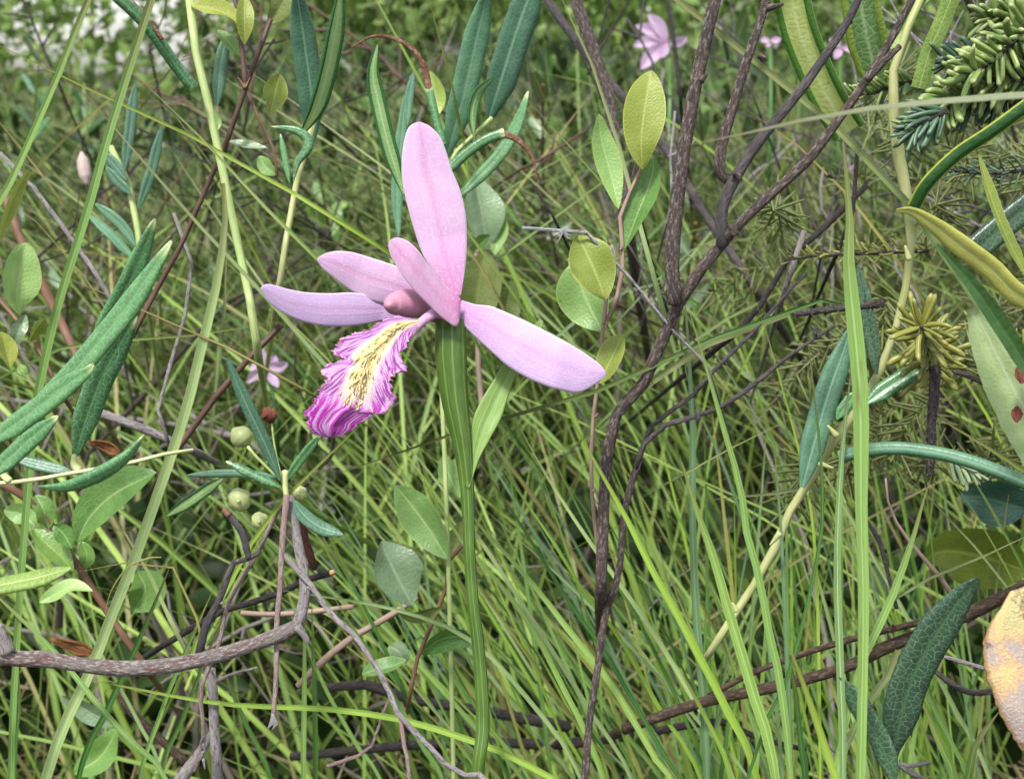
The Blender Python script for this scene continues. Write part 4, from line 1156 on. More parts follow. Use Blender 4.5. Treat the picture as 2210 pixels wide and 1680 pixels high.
# --- the dark branching shrub
p = plant('dark_shrub', 'dark bare shrub with forked brown branches rising beside the orchid', 'shrub', base_of(0, (1290, 1500), .26))
D = .2
st(p, 0, [(1456, 655), (1450, 560), (1462, 430), (1480, 300), (1506, 160), (1532, 50), (1556, -60), (1600, -260), (1610, -480)], 33, 22, D, 'bark', 'branch', knot=.05, seg=.002, d1=.196)
st(p, 0, [(1575, 505), (1545, 545), (1480, 622), (1450, 690), (1415, 765), (1385, 832), (1335, 885), (1314, 950), (1304, 1060), (1300, 1180), (1296, 1290)], 26, 28, D, 'bark', 'trunk', knot=.06, root='back', d1=.212, seg=.002)
st(p, 0, [(1560, 530), (1558, 450), (1590, 380), (1640, 302), (1720, 205), (1792, 105), (1838, 30), (1880, -60), (1960, -200), (1990, -340)], 28, 9, D, 'bark_grey', 'branch', knot=.06, d1=.195, seg=.002)
st(p, 0, [(1558, 520), (1590, 490), (1640, 440), (1740, 350), (1800, 272), (1870, 172), (1930, 72), (1985, -30), (2080, -180), (2150, -330)], 24, 10, D, 'bark', 'branch', knot=.06, d1=.192, seg=.002)
st(p, 0, [(1872, 172), (1905, 135), (1942, 100)], 18, 13, .194, 'bark', 'broken_stub', knot=.08, n=8)
st(p, 0, [(1580, 395), (1556, 375), (1556, 320), (1582, 230), (1612, 130), (1642, 45), (1662, -30), (1720, -200), (1735, -340)], 25, 10, .2, 'bark', 'branch', knot=.07, d1=.197, seg=.002)
st(p, 0, [(1380, 990), (1348, 1100), (1335, 1240), (1305, 1330), (1290, 1440), (1272, 1560), (1262, 1700)], 15, 20, .214, 'bark', 'stem', knot=.10, root='down')
for a, b in (((1512, 175), (1526, 160)), ((1590, 505), (1572, 485)), ((1585, 372), (1600, 388)), ((1655, 18), (1690, 10)), ((1638, 120), (1655, 130)), ((1790, 375), (1797, 384)), ((1835, 45), (1815, 60))):
    st(p, 0, [a, b], 16, 7, .1975, 'bark', 'knot', n=6, knot=.1)
st(p, 0, [(1802, 702), (1700, 770), (1600, 850), (1530, 890), (1440, 915), (1392, 955), (1372, 1010)], 7, 13, .206, 'bark_grey', 'twig', knot=.14, d1=.212)
st(p, 0, [(1742, 588), (1690, 642), (1620, 722), (1540, 800), (1480, 868), (1415, 905), (1382, 975)], 6, 11, .208, 'bark_grey', 'twig', knot=.12, d1=.212)
st(p, 0, [(1758, 722), (1762, 700)], 12, 5, .206, 'bark_grey', 'bud', n=5)
st(p, 0, [(1508, 905), (1500, 885)], 12, 5, .207, 'bark_grey', 'bud', n=5)

p = plant('silver_twig', 'silvery arched dead twig with a tuft of dry flower remains', 'twig', base_of(0, (1520, 775), .208))
st(p, 0, [(1128, 492), (1150, 486), (1195, 482), (1260, 500), (1318, 530), (1345, 585), (1410, 648), (1432, 695), (1490, 740), (1522, 775), (1540, 830)], 7, 11, .196, 'twig_white', 'stem', d1=.206, knot=.14, root='back')
for k in range(7):
    a = rng.uniform(0, 6.28)
    st(p, 0, [(1218, 492), (1214 + 10 * math.cos(a), 508 + 9 * math.sin(a)), (1214 + 22 * math.cos(a), 512 + 18 * math.sin(a))], 6, 2, .1945, 'twig_white', 'dry_scale', n=6)
st(p, 0, [(1320, 530), (1326, 548), (1330, 565)], 8, 3, .196, 'twig_white', 'spur', n=6)

for lab, pts, w0, w1, d, mat in (
    ('blurred dark brown stem crossing behind the upper sedges', [(1225, -60), (1262, 60), (1295, 145), (1318, 225), (1330, 330), (1360, 520)], 26, 24, .30, 'bark'),
    ('blurred grey-brown stem slanting behind the oval leaves', [(1160, -30), (1255, 105), (1340, 205), (1440, 325), (1500, 430), (1560, 520), (1640, 640)], 18, 20, .36, 'bark_grey'),
    ('thin dark twig leaning behind the forked branches', [(1850, 330), (1838, 470), (1800, 560)], 9, 10, .225, 'twig_dark'),
    ('pale dead twig slanting by the spruce sprays', [(1735, 500), (1715, 560), (1690, 640)], 12, 12, .22, 'twig_grey'),
    ('dark twig slanting up to the spruce sprays', [(1870, 400), (1790, 480), (1700, 560), (1620, 690), (1560, 740)], 13, 15, .235, 'twig_dark'),
    ('thin grey twig behind the tall leaning sedges', [(0, 330), (90, 425), (150, 510), (200, 580), (240, 640), (250, 690)], 9, 10, .26, 'twig_grey'),
    ('curved grey-brown twig winding down between the leaves', [(375, 460), (400, 520), (416, 580), (410, 640), (392, 710), (382, 770), (347, 800), (337, 830), (340, 880), (362, 950)], 8, 9, .235, 'twig_grey'),
    ('grey twig lying level behind the cream stem', [(215, 890), (280, 910), (360, 948), (420, 975)], 18, 18, .25, 'twig_grey'),
    ('brown stem slanting up to the small pink bloom', [(608, 700), (555, 755), (486, 830), (400, 945), (370, 990)], 14, 16, .244, 'brown_stem'),
    ('thin dark twig hanging below the withered leaf tail', [(1150, 400), (1185, 450), (1210, 500)], 6, 7, .245, 'twig_dark'),
    ('fine dark twig by the far pink bloom', [(1440, 0), (1450, 60), (1462, 150), (1470, 230)], 9, 10, .42, 'twig_dark'),
    ('knobbly dark twig hanging low among the spruce', [(1985, 190), (2010, 130), (2040, 60), (2080, -20)], 20, 22, .24, 'bark_red'),
    ):
    st(None, 0, pts, w0, w1, d, mat, 'twig', knot=.10, root='back')
    tag(bpy.context.scene.collection.objects[-1], lab, 'twig', 'loose twigs')

# --- bark branch, lower left, and what hangs over it
p = plant('bark_branch', 'thick weathered branch with peeling red-grey bark lying level and turning up', 'branch', base_of(7, (-300, 1040), .19))
st(p, 7, [(1600, 862), (1550, 885), (1400, 942), (1250, 988), (1090, 1034), (900, 1068), (700, 1086), (520, 1076), (350, 1050), (200, 1032), (60, 1030), (-80, 1010), (-400, 1060)], 78, 112, .196, 'bark_red', 'branch', d1=.186, knot=.09, root='down', seg=.0016, sides=16)
st(p, 7, [(1560, 160), (1580, 240), (1604, 400), (1640, 600), (1640, 720), (1600, 860)], 44, 66, .200, 'twig_grey', 'branch', d1=.196, knot=.07, seg=.002)
st(p, 7, [(1600, 862), (1640, 905), (1662, 948)], 52, 22, .195, 'twig_grey', 'stub', n=8, knot=.1)
st(p, 7, [(40, 1000), (15, 930), (-10, 850)], 90, 60, .187, 'twig_grey', 'stub', n=10, knot=.08)
st(p, 7, [(1070, 1010), (1110, 850), (1180, 720), (1222, 600), (1268, 505), (1340, 492), (1395, 462)], 48, 26, .194, 'bark_grey', 'side_twig', d1=.192, knot=.10, seg=.002)
g = st(p, 7, [(1340, 488), (1302, 350), (1228, 250)], 34, 40, .192, 'bark_grey', 'side_twig', knot=.12, n=18)
st(g, 7, [(1234, 258), (1206, 226)], 40, 34, .1917, 'rust_stem', 'broken_end', n=5)
for q in ((1195, 728), (1660, 645), (1280, 500)):
    st(p, 7, [q, (q[0] + 14, q[1] + 16)], 26, 12, .1925, 'twig_grey', 'bud', n=5)
p = plant('twig', 'slender pinkish twig hanging behind the thick bark branch', 'twig', base_of(7, (1050, 1640), .2), 'loose twigs')
st(p, 7, [(1545, 150), (1472, 280), (1400, 440), (1290, 620), (1222, 750), (1180, 960), (1122, 1090), (1080, 1220), (1098, 1400), (1092, 1500), (1048, 1635)], 22, 22, .203, 'twig_pink', 'stem', knot=.10, seg=.0025)
for k in range(4):
    st(p, 7, [(1096, 1450 + k * 40), (1075 + 30 * (k % 2), 1490 + k * 45)], 20, 5, .2025, 'twig_white', 'dry_scale', n=5)
p = plant('twig', 'straight hanging grey-pink twig ending in a dry frayed tip', 'twig', base_of(7, (1470, 1390), .2), 'loose twigs')
st(p, 7, [(1545, 150), (1522, 400), (1508, 650), (1492, 850), (1490, 1000), (1484, 1200), (1468, 1385)], 34, 24, .198, 'twig_pink', 'stem', knot=.09, seg=.0025, d1=.194)
for k in range(6):
    st(p, 7, [(1470, 1330), (1455 + k * 8, 1380), (1440 + k * 9, 1415 - (k % 3) * 12)], 14, 5, .1938, 'twig_white', 'dry_scale', n=6)
p = plant('twig', 'long pale grey twig forking and running down past the orchid stem', 'twig', base_of(8, (830, 1720), .19), 'loose twigs')
st(p, 7, [(1518, 455), (1600, 550), (1680, 640), (1780, 790), (1880, 872), (1960, 975), (2020, 1060), (2080, 1170), (2155, 1340), (2325, 1512), (2405, 1602), (2570, 1690), (2700, 1760)], 28, 32, .1975, 'twig_grey', 'stem', knot=.09, d1=.186, root='down', seg=.0022)
st(p, 8, [(392, 1345), (410, 1480), (428, 1600), (445, 1720)], 22, 20, .19, 'twig_pink', 'branch', knot=.12, root='down')
p = plant('twig', 'upright grey stick standing below the thick bark branch', 'twig', base_of(7, (1170, 1760), .21), 'loose twigs')
st(p, 7, [(1135, 1085), (1150, 1250), (1158, 1450), (1170, 1600), (1172, 1720)], 54, 72, .209, 'bark_grey' if False else 'twig_grey', 'stem', knot=.08, root='down')
st(p, 7, [(1165, 1150), (1260, 1110), (1385, 1078)], 20, 10, .209, 'twig_grey', 'branch', knot=.1)
st(p, 7, [(1150, 1420), (1060, 1560), (960, 1700)], 40, 70, .215, 'twig_grey', 'branch', knot=.1)
p = plant('twig', 'blackish stick with a pale orange cut end', 'twig', base_of(7, (990, 880), .24), 'loose twigs')
g = st(p, 7, [(1785, 568), (1690, 590), (1450, 700), (1200, 772), (1010, 880), (880, 960)], 36, 44, .226, 'twig_dark', 'stem', knot=.08, d1=.24, root='back')
st(g, 7, [(1780, 570), (1800, 565)], 34, 30, .2258, 'cut_wood', 'cut_end', n=4)
st(p, 7, [(1610, 270), (1655, 420), (1692, 548)], 46, 40, .222, 'red_dead', 'branch', knot=.08)
for lab, zone, pts, w0, w1, d, mat in (
    ('tan twig low behind the hanging grey twigs', 7, [(1300, 785), (1500, 792), (1720, 772), (1900, 750)], 30, 30, .25, 'tan_stem'),
    ('tan stick curving up under the pale forked twig', 8, [(-160, 1180), (0, 1020), (150, 905), (330, 805), (480, 700)], 40, 34, .245, 'tan_stem'),
    ('grey stalk lying in the lower grass', 7, [(640, 1220), (720, 1330), (850, 1450), (1010, 1600)], 40, 50, .25, 'bark_brown'),
    ('thin pinkish twig at the foot of the forked twig', 8, [(0, 1610), (220, 1520), (290, 1340), (330, 1250)], 22, 14, .225, 'twig_pink'),
    ('dark root across the bog floor', 8, [(0, 1190), (200, 1170), (420, 1240), (700, 1290), (1000, 1340), (1300, 1400)], 50, 60, .30, 'twig_dark'),
    ('second dark root deep in the shade', 8, [(-200, 1560), (0, 1540), (400, 1500), (820, 1480), (1260, 1490), (1640, 1440)], 46, 60, .32, 'twig_dark'),
    ('dark sunken twig below the brown branch', 9, [(-100, 1420), (60, 1390), (260, 1370), (420, 1450), (700, 1520)], 46, 26, .28, 'twig_dark'),
    ('pale dry stalk lying beside the dark netted leaf', 9, [(1430, 1015), (1550, 1050), (1690, 1090)], 22, 22, .20, 'twig_grey'),
    ('forked dry stalk at the foot of the dark netted leaf', 9, [(1370, 1590), (1250, 1610), (1180, 1590), (1340, 1690)], 22, 36, .2, 'twig_grey'),
    ('thin dark stalk slanting below the spruce needles', 9, [(1000, 260), (1090, 380), (1140, 560), (1190, 760)], 26, 22, .235, 'spruce_wood'),
    ('jointed tan stalk with a dry bud', 9, [(1130, 60), (1150, 220), (1190, 300), (1290, 440), (1400, 560), (1490, 690)], 12, 26, .215, 'tan_stem'),
    ):
    st(None, zone, pts, w0, w1, d, mat, 'twig', knot=.10)
    tag(bpy.context.scene.collection.objects[-1], lab, 'twig', 'loose twigs')

# --- spruce
def needle_meshes():
    out = []
    for k in range(4):
        bend = (.06, .16, .26, -.12)[k]
        n, s = 9, 8
        t = np.linspace(0, 1, n)
        r = .062 * np.clip(np.minimum(1, .45 + t * 3) * np.minimum(1, ((1.02 - t) / .14)) ** .5, .02, 1)
        a = np.linspace(0, 2 * np.pi, s, endpoint=False)
        v = np.stack([r[:, None] * np.cos(a) + bend * (t * t)[:, None], r[:, None] * .72 * np.sin(a) + 0 * t[:, None], np.broadcast_to(t[:, None], (n, s))], -1)
        uv = np.stack([np.broadcast_to(a / 6.2832, (n, s)), np.broadcast_to(t[:, None], (n, s))], -1).reshape(-1, 2)
        out.append((v.reshape(-1, 3), grid_faces(n, s, 0, True) + [tuple(range((n - 1) * s, n * s))], uv))
    return out
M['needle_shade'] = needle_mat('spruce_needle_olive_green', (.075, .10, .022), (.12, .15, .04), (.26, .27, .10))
NEEDLE = needle_meshes()
NEEDLE_DATA = {}

def needle(parent, base, dirv, length, mat, k, spin=0.0, fat=1.0):
    key = (mat, k)
    if key not in NEEDLE_DATA:
        v, f, uv = NEEDLE[k]
        o = mk('needle', v, f, M[mat], None, uv, uv * 3)
        NEEDLE_DATA[key] = o.data
        bpy.data.objects.remove(o)
    o = bpy.data.objects.new('needle', NEEDLE_DATA[key])
    C.objects.link(o)
    attach(o, parent)
    q = Vector(dirv).normalized().to_track_quat('Z', 'Y').to_matrix().to_4x4()
    o.matrix_basis = Matrix.Translation(base) @ q @ Matrix.Rotation(spin, 4, 'Z') @ Matrix.Diagonal((length * fat, length * fat, length, 1))
    return o

def spruce_spray(label, pts, d, w, n, length, mat, forward=.7, up=0.0, d1=None, name='spruce_spray', peg=True, fat=1.0, face=.5):
    """spruce twig with single blunt needles set all round; pts run from the woody end to the tip, sketch units"""
    p3 = PTS(pts, d, d1)
    e = empty(name, p3[0], label, 'spruce twig', 'spruce sprays')
    tube('twig', p3, px(w, d) * .5, px(w * .6, d) * .5, M['spruce_wood'], e, sides=8, knot=.10)
    c = smooth(p3, 60)
    t, s, nn = frames(c)
    for i in range(n):
        f = (i + .5) / n
        k = min(60, int(f * 60))
        a = i * 2.39996 + rng.uniform(-.3, .3)
        rad_ = s[k] * math.cos(a) + nn[k] * math.sin(a) * face
        dv = Vector(unit(rad_ + t[k] * forward * (1 + .8 * f * f) + np.array([0, 0, up])))
        L = px(length, d) * rng.uniform(.75, 1.12) * (1 - .25 * f)
        needle(e, Vector(c[k]) + dv * px(w, d) * .3, dv, L, mat, rng.integers(0, 4), rng.uniform(0, 6.28), fat * rng.uniform(.85, 1.2))
    return e

spruce_spray('spruce twig with chunky light green needles pointing along a rising branch', Z(4, (2420, 120), (2210, 200), (2080, 330), (1950, 430), (1800, 480)), .192, 14, 60, 72, 'needle_green', .6, .5, fat=2.1)
spruce_spray('spruce twig with thick rolled green needles crossed by a thin film-like blade', Z(4, (2450, 480), (2210, 500), (1950, 540), (1750, 640), (1620, 760), (1520, 830)), .196, 17, 84, 76, 'needle_green', .55, .25, fat=1.9)
spruce_spray('spruce tip fanning dark blue-green flat needles downward', Z(4, (1720, 700), (1600, 760), (1505, 835)), .193, 16, 30, 74, 'needle_blue', .75, -.35, fat=1.5)
spruce_spray('short spruce tip with crowded yellow-green needles', Z(4, (1500, 520), (1400, 540), (1250, 590), (1120, 600)), .21, 10, 30, 46, 'needle_green', .6, .2, fat=2.1)
spruce_spray('hanging spruce twig with soft glossy grey-green needles', Z(4, (2210, 560), (2050, 620), (1900, 660), (1760, 700)), .2, 12, 34, 66, 'needle_blue', .35, -.8, fat=1.6)
spruce_spray('spruce twig with thick light needles highest on the border', Z(4, (2450, 20), (2280, 60), (2100, 110), (1990, 130)), .2, 13, 56, 72, 'needle_green', .55, .3, fat=2.0)
spruce_spray('spruce twig with plump needles behind the film-like blade', Z(4, (2350, 330), (2150, 380), (1900, 370), (1700, 400)), .204, 13, 50, 70, 'needle_blue', .6, .35, fat=1.8)
spruce_spray('spruce twig with fat light needles just above the film-like blade', Z(4, (2380, 420), (2200, 440), (2020, 450), (1880, 520)), .197, 13, 60, 74, 'needle_green', .5, .4, fat=2.0)
spruce_spray('olive spruce rosette with needles standing out like a brush', Z(6, (1600, 760, .200), (1570, 640, .194), (1540, 540, .187), (1525, 500, .180)), .184, 15, 60, 92, 'needle_olive', .25, .0, fat=1.5, face=1.0)
spruce_spray('thin spruce twig with pale yellow needles in two rows', Z(4, (1600, 1590), (1400, 1600), (1150, 1610), (900, 1620), (700, 1650)), .214, 9, 40, 34, 'needle_olive', .7, .5, fat=1.5)
spruce_spray('small fan of pale green needles under the teal curved leaf', Z(6, (1700, 1320), (1780, 1370), (1840, 1400)), .199, 6, 14, 62, 'needle_pale', 1.1, -.7, fat=1.4)
spruce_spray('spruce twig with worn blue needles behind the felted leaf', Z(4, (2210, 1080), (2000, 1100), (1820, 1090), (1700, 1060)), .225, 9, 36, 44, 'needle_blue', .5, 0)
spruce_spray('shaded spruce twig with olive needles low beside the downy leaf', Z(6, (2164, 640), (1980, 560), (1850, 470)), .21, 10, 26, 50, 'needle_olive', .5, 0)

# bare spruce twigs, rough with leaf pegs
def pegged(label, pts, w0, w1, d, n):
    p3 = PTS(pts, d)
    e = empty('bare_spruce_twig', p3[0], label, 'spruce twig', 'bare spruce twigs')
    tube('twig', p3, px(w0, d) * .5, px(w1, d) * .5, M['spruce_wood'], e, sides=10, knot=.06)
    c = smooth(p3, 80); t, s, nn = frames(c)
    for i in range(n):
        f = (i + .5) / n; k = int(f * 80); a = i * 2.39996
        dv = Vector(unit(s[k] * math.cos(a) + nn[k] * math.sin(a) + t[k] * .5))
        r = px(w0 + (w1 - w0) * f, d) * .5
        b = Vector(c[k]) + dv * r * .75
        needle(e, b, dv, r * 1.0, 'peg', 0, 0, 3.2).name = 'leaf_peg'
M['peg'] = bark_mat('spruce_peg', (.16, .14, .135), (.22, .20, .19), (.09, .075, .07), scale=2)
pegged('rough bare spruce twig hanging under the olive rosette', Z(6, (1610, 750), (1605, 950), (1585, 1130), (1580, 1420)), 24, 17, .192, 60)
pegged('rough bare spruce twig lying level beside the rosette', Z(6, (1290, 360), (1150, 375), (1000, 390), (740, 425)), 18, 12, .196, 44)
pegged('bare pegged twig low by the withered leaf', Z(9, (1700, 1205), (1600, 1215), (1490, 1170), (1390, 1090)), 14, 11, .205, 30)
pegged('bare pegged twig in the shade below the felted leaf', Z(6, (2000, 900), (1850, 820), (1700, 770)), 14, 10, .215, 26)

# the shaded inside of the young spruce: tips one cannot tell apart
def spruce_mass():
    V, F, U = [], [], []
    for q in range(90):
        x, y = rng.uniform(1640, 2420), rng.uniform(120, 1050)
        if x < 1850 and y < 430: continue
        d = rng.uniform(.235, .42)
        b = P(x, y, d)
        tip = P(x + rng.uniform(-150, 90), y + rng.uniform(-60, 120), d + rng.uniform(-.02, .02))
        c = smooth([b, (b + tip) / 2 + Vector((0, 0, .002)), tip], 20)
        t, s, nn = frames(c)
        for i in range(26):
            k = min(20, int(i / 26 * 21)); a = i * 2.4
            dv = unit(s[k] * math.cos(a) + nn[k] * math.sin(a) * .7 + t[k] * .7)
            L = rng.uniform(.0050, .0075)
            e1 = unit(np.cross(dv, [.2, .3, .9])); e2 = np.cross(dv, e1)
            o = len(V)
            for h_, r in ((0, .00022), (.6, .00028), (1, .0001)):
                for m_ in range(4):
                    V.append(c[k] + dv * L * h_ + (e1 * math.cos(m_ * 1.571) + e2 * math.sin(m_ * 1.571)) * r); U.append((m_ / 4, h_))
            F.extend(grid_faces(3, 4, o, True))
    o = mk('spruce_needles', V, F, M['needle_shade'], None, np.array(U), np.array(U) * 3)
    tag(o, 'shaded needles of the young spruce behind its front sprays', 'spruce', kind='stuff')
spruce_mass()

# ------------------------------------------------------------------ single sedge blades (tip first)
blade('straight light sedge blade leaning over the corner with glinting bushes', 0, [(245, -80), (190, 0), (130, 150), (65, 300), (0, 442), (-60, 570)], 14, .196, 'sedge', root='down', widths=[1, 1, 1, .95, .9])
blade('long light sedge blade passing behind the thick netted leaves down to the bark branch', 0, [(345, -60), (326, 0), (240, 270), (187, 460), (130, 640), (96, 780), (74, 900), (64, 1010), (58, 1080), (45, 1250), (33, 1450), (24, 1700)], 18, .200, 'sedge', widths=[.75, .8, .85, .95, 1, 1, 1, .9])
blade('wide light sedge blade crossing in front of the cream stem', 0, [(482, 395), (487, 460), (470, 600), (430, 770), (400, 890), (360, 1010), (296, 1190), (240, 1330), (198, 1440), (96, 1690)], 23, .1985, 'sedge_pale', widths=[1, 1.05, 1, 1, 1, .95, .8, .35], d1=.205)
blade('thin blade sloping from the glinting bushes to the upper petal', 0, [(-60, 70), (0, 102), (119, 160), (238, 211), (306, 248), (425, 299), (476, 333), (600, 398), (751, 486), (860, 560)], 9, .211, 'sedge_bright', root='back')
blade('thin blade sloping to the raised pink petal beside the pale stem', 0, [(285, 153), (350, 215), (442, 306), (476, 350), (545, 420), (612, 486), (690, 562), (760, 640)], 9, .208, 'sedge', root='back')
blade('thin blade sloping to the fringed lip', 0, [(165, 180), (231, 265), (296, 333), (422, 476), (472, 540), (555, 620), (635, 710), (700, 785), (790, 890)], 9, .214, 'sedge_pale', root='back')
blade('thin wiry jointed stalk ending at the lip', 0, [(98, 578), (153, 602), (250, 647), (333, 679), (451, 731), (555, 783), (690, 860)], 7, .2, 'sedge_yellow', root='back', sect='quill')
blade('narrow blade rising gently to the lowest side sepal', 0, [(640, 690), (590, 696), (427, 721), (350, 738), (278, 750), (160, 742)], 8, .22, 'sedge', root='back')
blade('narrow blade crossing under the bark branch towards the corner', 0, [(-60, 1240), (0, 1292), (116, 1404), (208, 1516), (280, 1597), (360, 1685)], 13, .2, 'sedge', d1=.196)
blade('blade standing behind the upright part of the broad sedge', 0, [(375, 1200), (348, 1268), (288, 1408), (224, 1548), (166, 1690)], 14, .215, 'sedge_dark')
blade('slim blade rising beside the side twig of the bark branch', 0, [(470, 1250), (420, 1360), (368, 1480), (332, 1585), (300, 1690)], 10, .21, 'sedge')
blade('slim blade parallel to it, a little lower', 0, [(500, 1290), (452, 1400), (405, 1520), (375, 1600), (345, 1690)], 9, .218, 'sedge_dark')
blade('bright blade running up to the tip of the lip', 0, [(790, 905), (762, 936), (690, 1000), (622, 1066), (560, 1140), (510, 1235), (430, 1372), (395, 1450)], 11, .2015, 'sedge_bright', root='back')
blade('long level blade passing behind the foot of the orchid', 0, [(150, 1462), (224, 1472), (473, 1517), (707, 1529), (851, 1549), (931, 1569), (1027, 1601), (1107, 1633), (1200, 1684), (1300, 1740)], 14, .208, 'sedge_bright', d1=.206)
blade('thin arching blade falling behind the lower stem', 0, [(560, 1266), (707, 1288), (827, 1308), (947, 1344), (1027, 1388), (1067, 1425), (1147, 1517), (1258, 1690)], 10, .222, 'sedge_pale')
blade('faded blade slanting under the runner leaves', 0, [(218, 1068), (270, 1150), (336, 1264), (384, 1376), (410, 1420)], 9, .222, 'sedge_pale', root='back')
blade('hair thin yellowing blade arched with a dead kinked tip', 0, [(150, 1237), (224, 1224), (296, 1208), (348, 1200), (372, 1222), (404, 1296), (432, 1350), (445, 1420)], 6, .2, 'sedge_yellow', root='back', sect='quill')
blade('second hair thin yellow blade arched at the broad sedge', 0, [(225, 1330), (240, 1275), (275, 1225), (320, 1204), (348, 1202)], 4, .1985, 'sedge_yellow', root=None, sect='quill')
blade('dark wiry blade passing behind the orchid stem with its cream tip', 0, [(738, 1019), (850, 976), (975, 936), (1080, 904), (1200, 868), (1300, 840), (1420, 800), (1500, 757), (1560, 722), (1700, 680), (1800, 650)], 9, .2045, 'sedge_dark', root='back', widths=[.5, .8, 1, 1.3, 1.2, 1, .9, .5, .15])
blade('long striped blade slanting across the dark branches to the buff stem', 0, [(1400, -50), (1459, 7), (1605, 112), (1717, 190), (1799, 269), (1884, 342), (1966, 444), (1990, 480)], 15, .202, 'sedge_pale', root='back', widths=[1, 1, 1, .95, .9, .8])
blade('sheer out of focus blade floating level across the branches', 0, [(1452, 319), (1600, 290), (1780, 250), (1950, 226), (2210, 205), (2420, 196), (2640, 215), (2850, 330), (2980, 560)], 17, .138, 'sedge_film', root='down', sect='flat')
blade('broad folded leaf blade hanging straight down through the right-angle of stems', 0, [(1819, 305), (1826, 380), (1834, 450), (1830, 550), (1838, 650), (1850, 770), (1857, 880), (1858, 1100), (1863, 1290), (1860, 1500), (1855, 1700)], 34, .175, 'sedge', widths=[.62, .64, .66, .70, .74, .80, 1, 1, 1, .7, .35, .1], roll=10)
blade('upright blade with a white midrib and dark flecks', 0, [(1850, 745), (1837, 800), (1817, 981), (1810, 1100), (1807, 1250), (1815, 1490), (1819, 1700)], 17, .183, 'sedge_rib')
blade('tall pointed blade growing from below past the thin grey twigs', 0, [(1481, 648), (1525, 794), (1563, 929), (1598, 1051), (1611, 1148), (1639, 1248), (1659, 1360), (1683, 1470), (1707, 1700)], 17, .19, 'sedge')
blade('stout pointed blade beside the foot of the dark twig', 0, [(1464, 975), (1485, 1040), (1499, 1088), (1539, 1200), (1579, 1340), (1627, 1500), (1678, 1700)], 24, .186, 'sedge')
blade('wide bright blade running from the leatherleaf stem down to the brown branch', 0, [(1225, 890), (1292, 1010), (1364, 1140), (1400, 1216), (1459, 1320), (1511, 1420), (1567, 1528), (1640, 1700)], 17, .2, 'sedge_bright')
blade('single pointed blade rising in front of the brown branch to the bare spruce twig', 0, [(2013, 1018), (1990, 1090), (1968, 1168), (1928, 1280), (1892, 1360), (1866, 1415), (1840, 1500)], 17, .184, 'sedge', root='down', widths=[.7, .85, 1, 1, .9, .6, .3, .05])
blade('narrow upright blade near the slanting buff stem', 0, [(1668, 920), (1675, 1010), (1687, 1168), (1695, 1348), (1702, 1500), (1708, 1700)], 10, .206, 'sedge_blue')
blade('dark narrow blade bending across the white ribbed one', 0, [(1740, 700), (1754, 825), (1768, 947), (1775, 1050), (1775, 1128), (1755, 1248), (1723, 1380), (1690, 1490), (1640, 1600)], 9, .1935, 'sedge_dark')
blade('near blurred lime blade starting at the brown branch', 0, [(1694, 1370), (1739, 1489), (1799, 1665), (1830, 1760)], 17, .158, 'sedge_bright')
blade('short curved striped blade at the dark mottled leaf', 0, [(1938, 1402), (1920, 1450), (1871, 1521), (1827, 1605), (1800, 1700)], 15, .19, 'sedge_pale', widths=[.9, 1, 1, 1, .8])
blade('pale upright broad blade in the gap beside the forked trunk', 0, [(1470, 600), (1480, 669), (1494, 912), (1495, 1128), (1503, 1328), (1519, 1528), (1525, 1700)], 18, .232, 'sedge_blue')
blade('broad arching blade bowing to the dark forked twigs', 0, [(1705, 678), (1660, 686), (1608, 704), (1515, 749), (1459, 775), (1400, 830)], 15, .214, 'sedge_pale', root='back', widths=[.9, .95, 1, 1, .8, .5])
blade('thin blade crossing the foot of the dark twigs', 0, [(1745, 884), (1674, 919), (1563, 974), (1480, 1020)], 6, .204, 'sedge_pale', root='back')
blade('striped blade slanting to the teal curved leaf', 0, [(1960, 862), (2028, 905), (2119, 957), (2230, 1026), (2320, 1090)], 13, .21, 'sedge', root='back')
blade('long blade falling from the dark stem behind the oval leaves', 0, [(1195, -40), (1210, 0), (1268, 116), (1305, 218), (1353, 374), (1400, 560), (1440, 700)], 10, .225, 'sedge_pale', root='back')
blade('fine blade crossing behind the upright oval leaf', 0, [(1105, 180), (1129, 204), (1210, 296), (1285, 367), (1330, 420), (1400, 540)], 7, .228, 'sedge', root='back')
blade('bright yellow-green blade above the withered leaf tail', 0, [(915, -40), (921, 0), (938, 50), (952, 85), (976, 184), (990, 260)], 9, .222, 'sedge_bright', root='back')
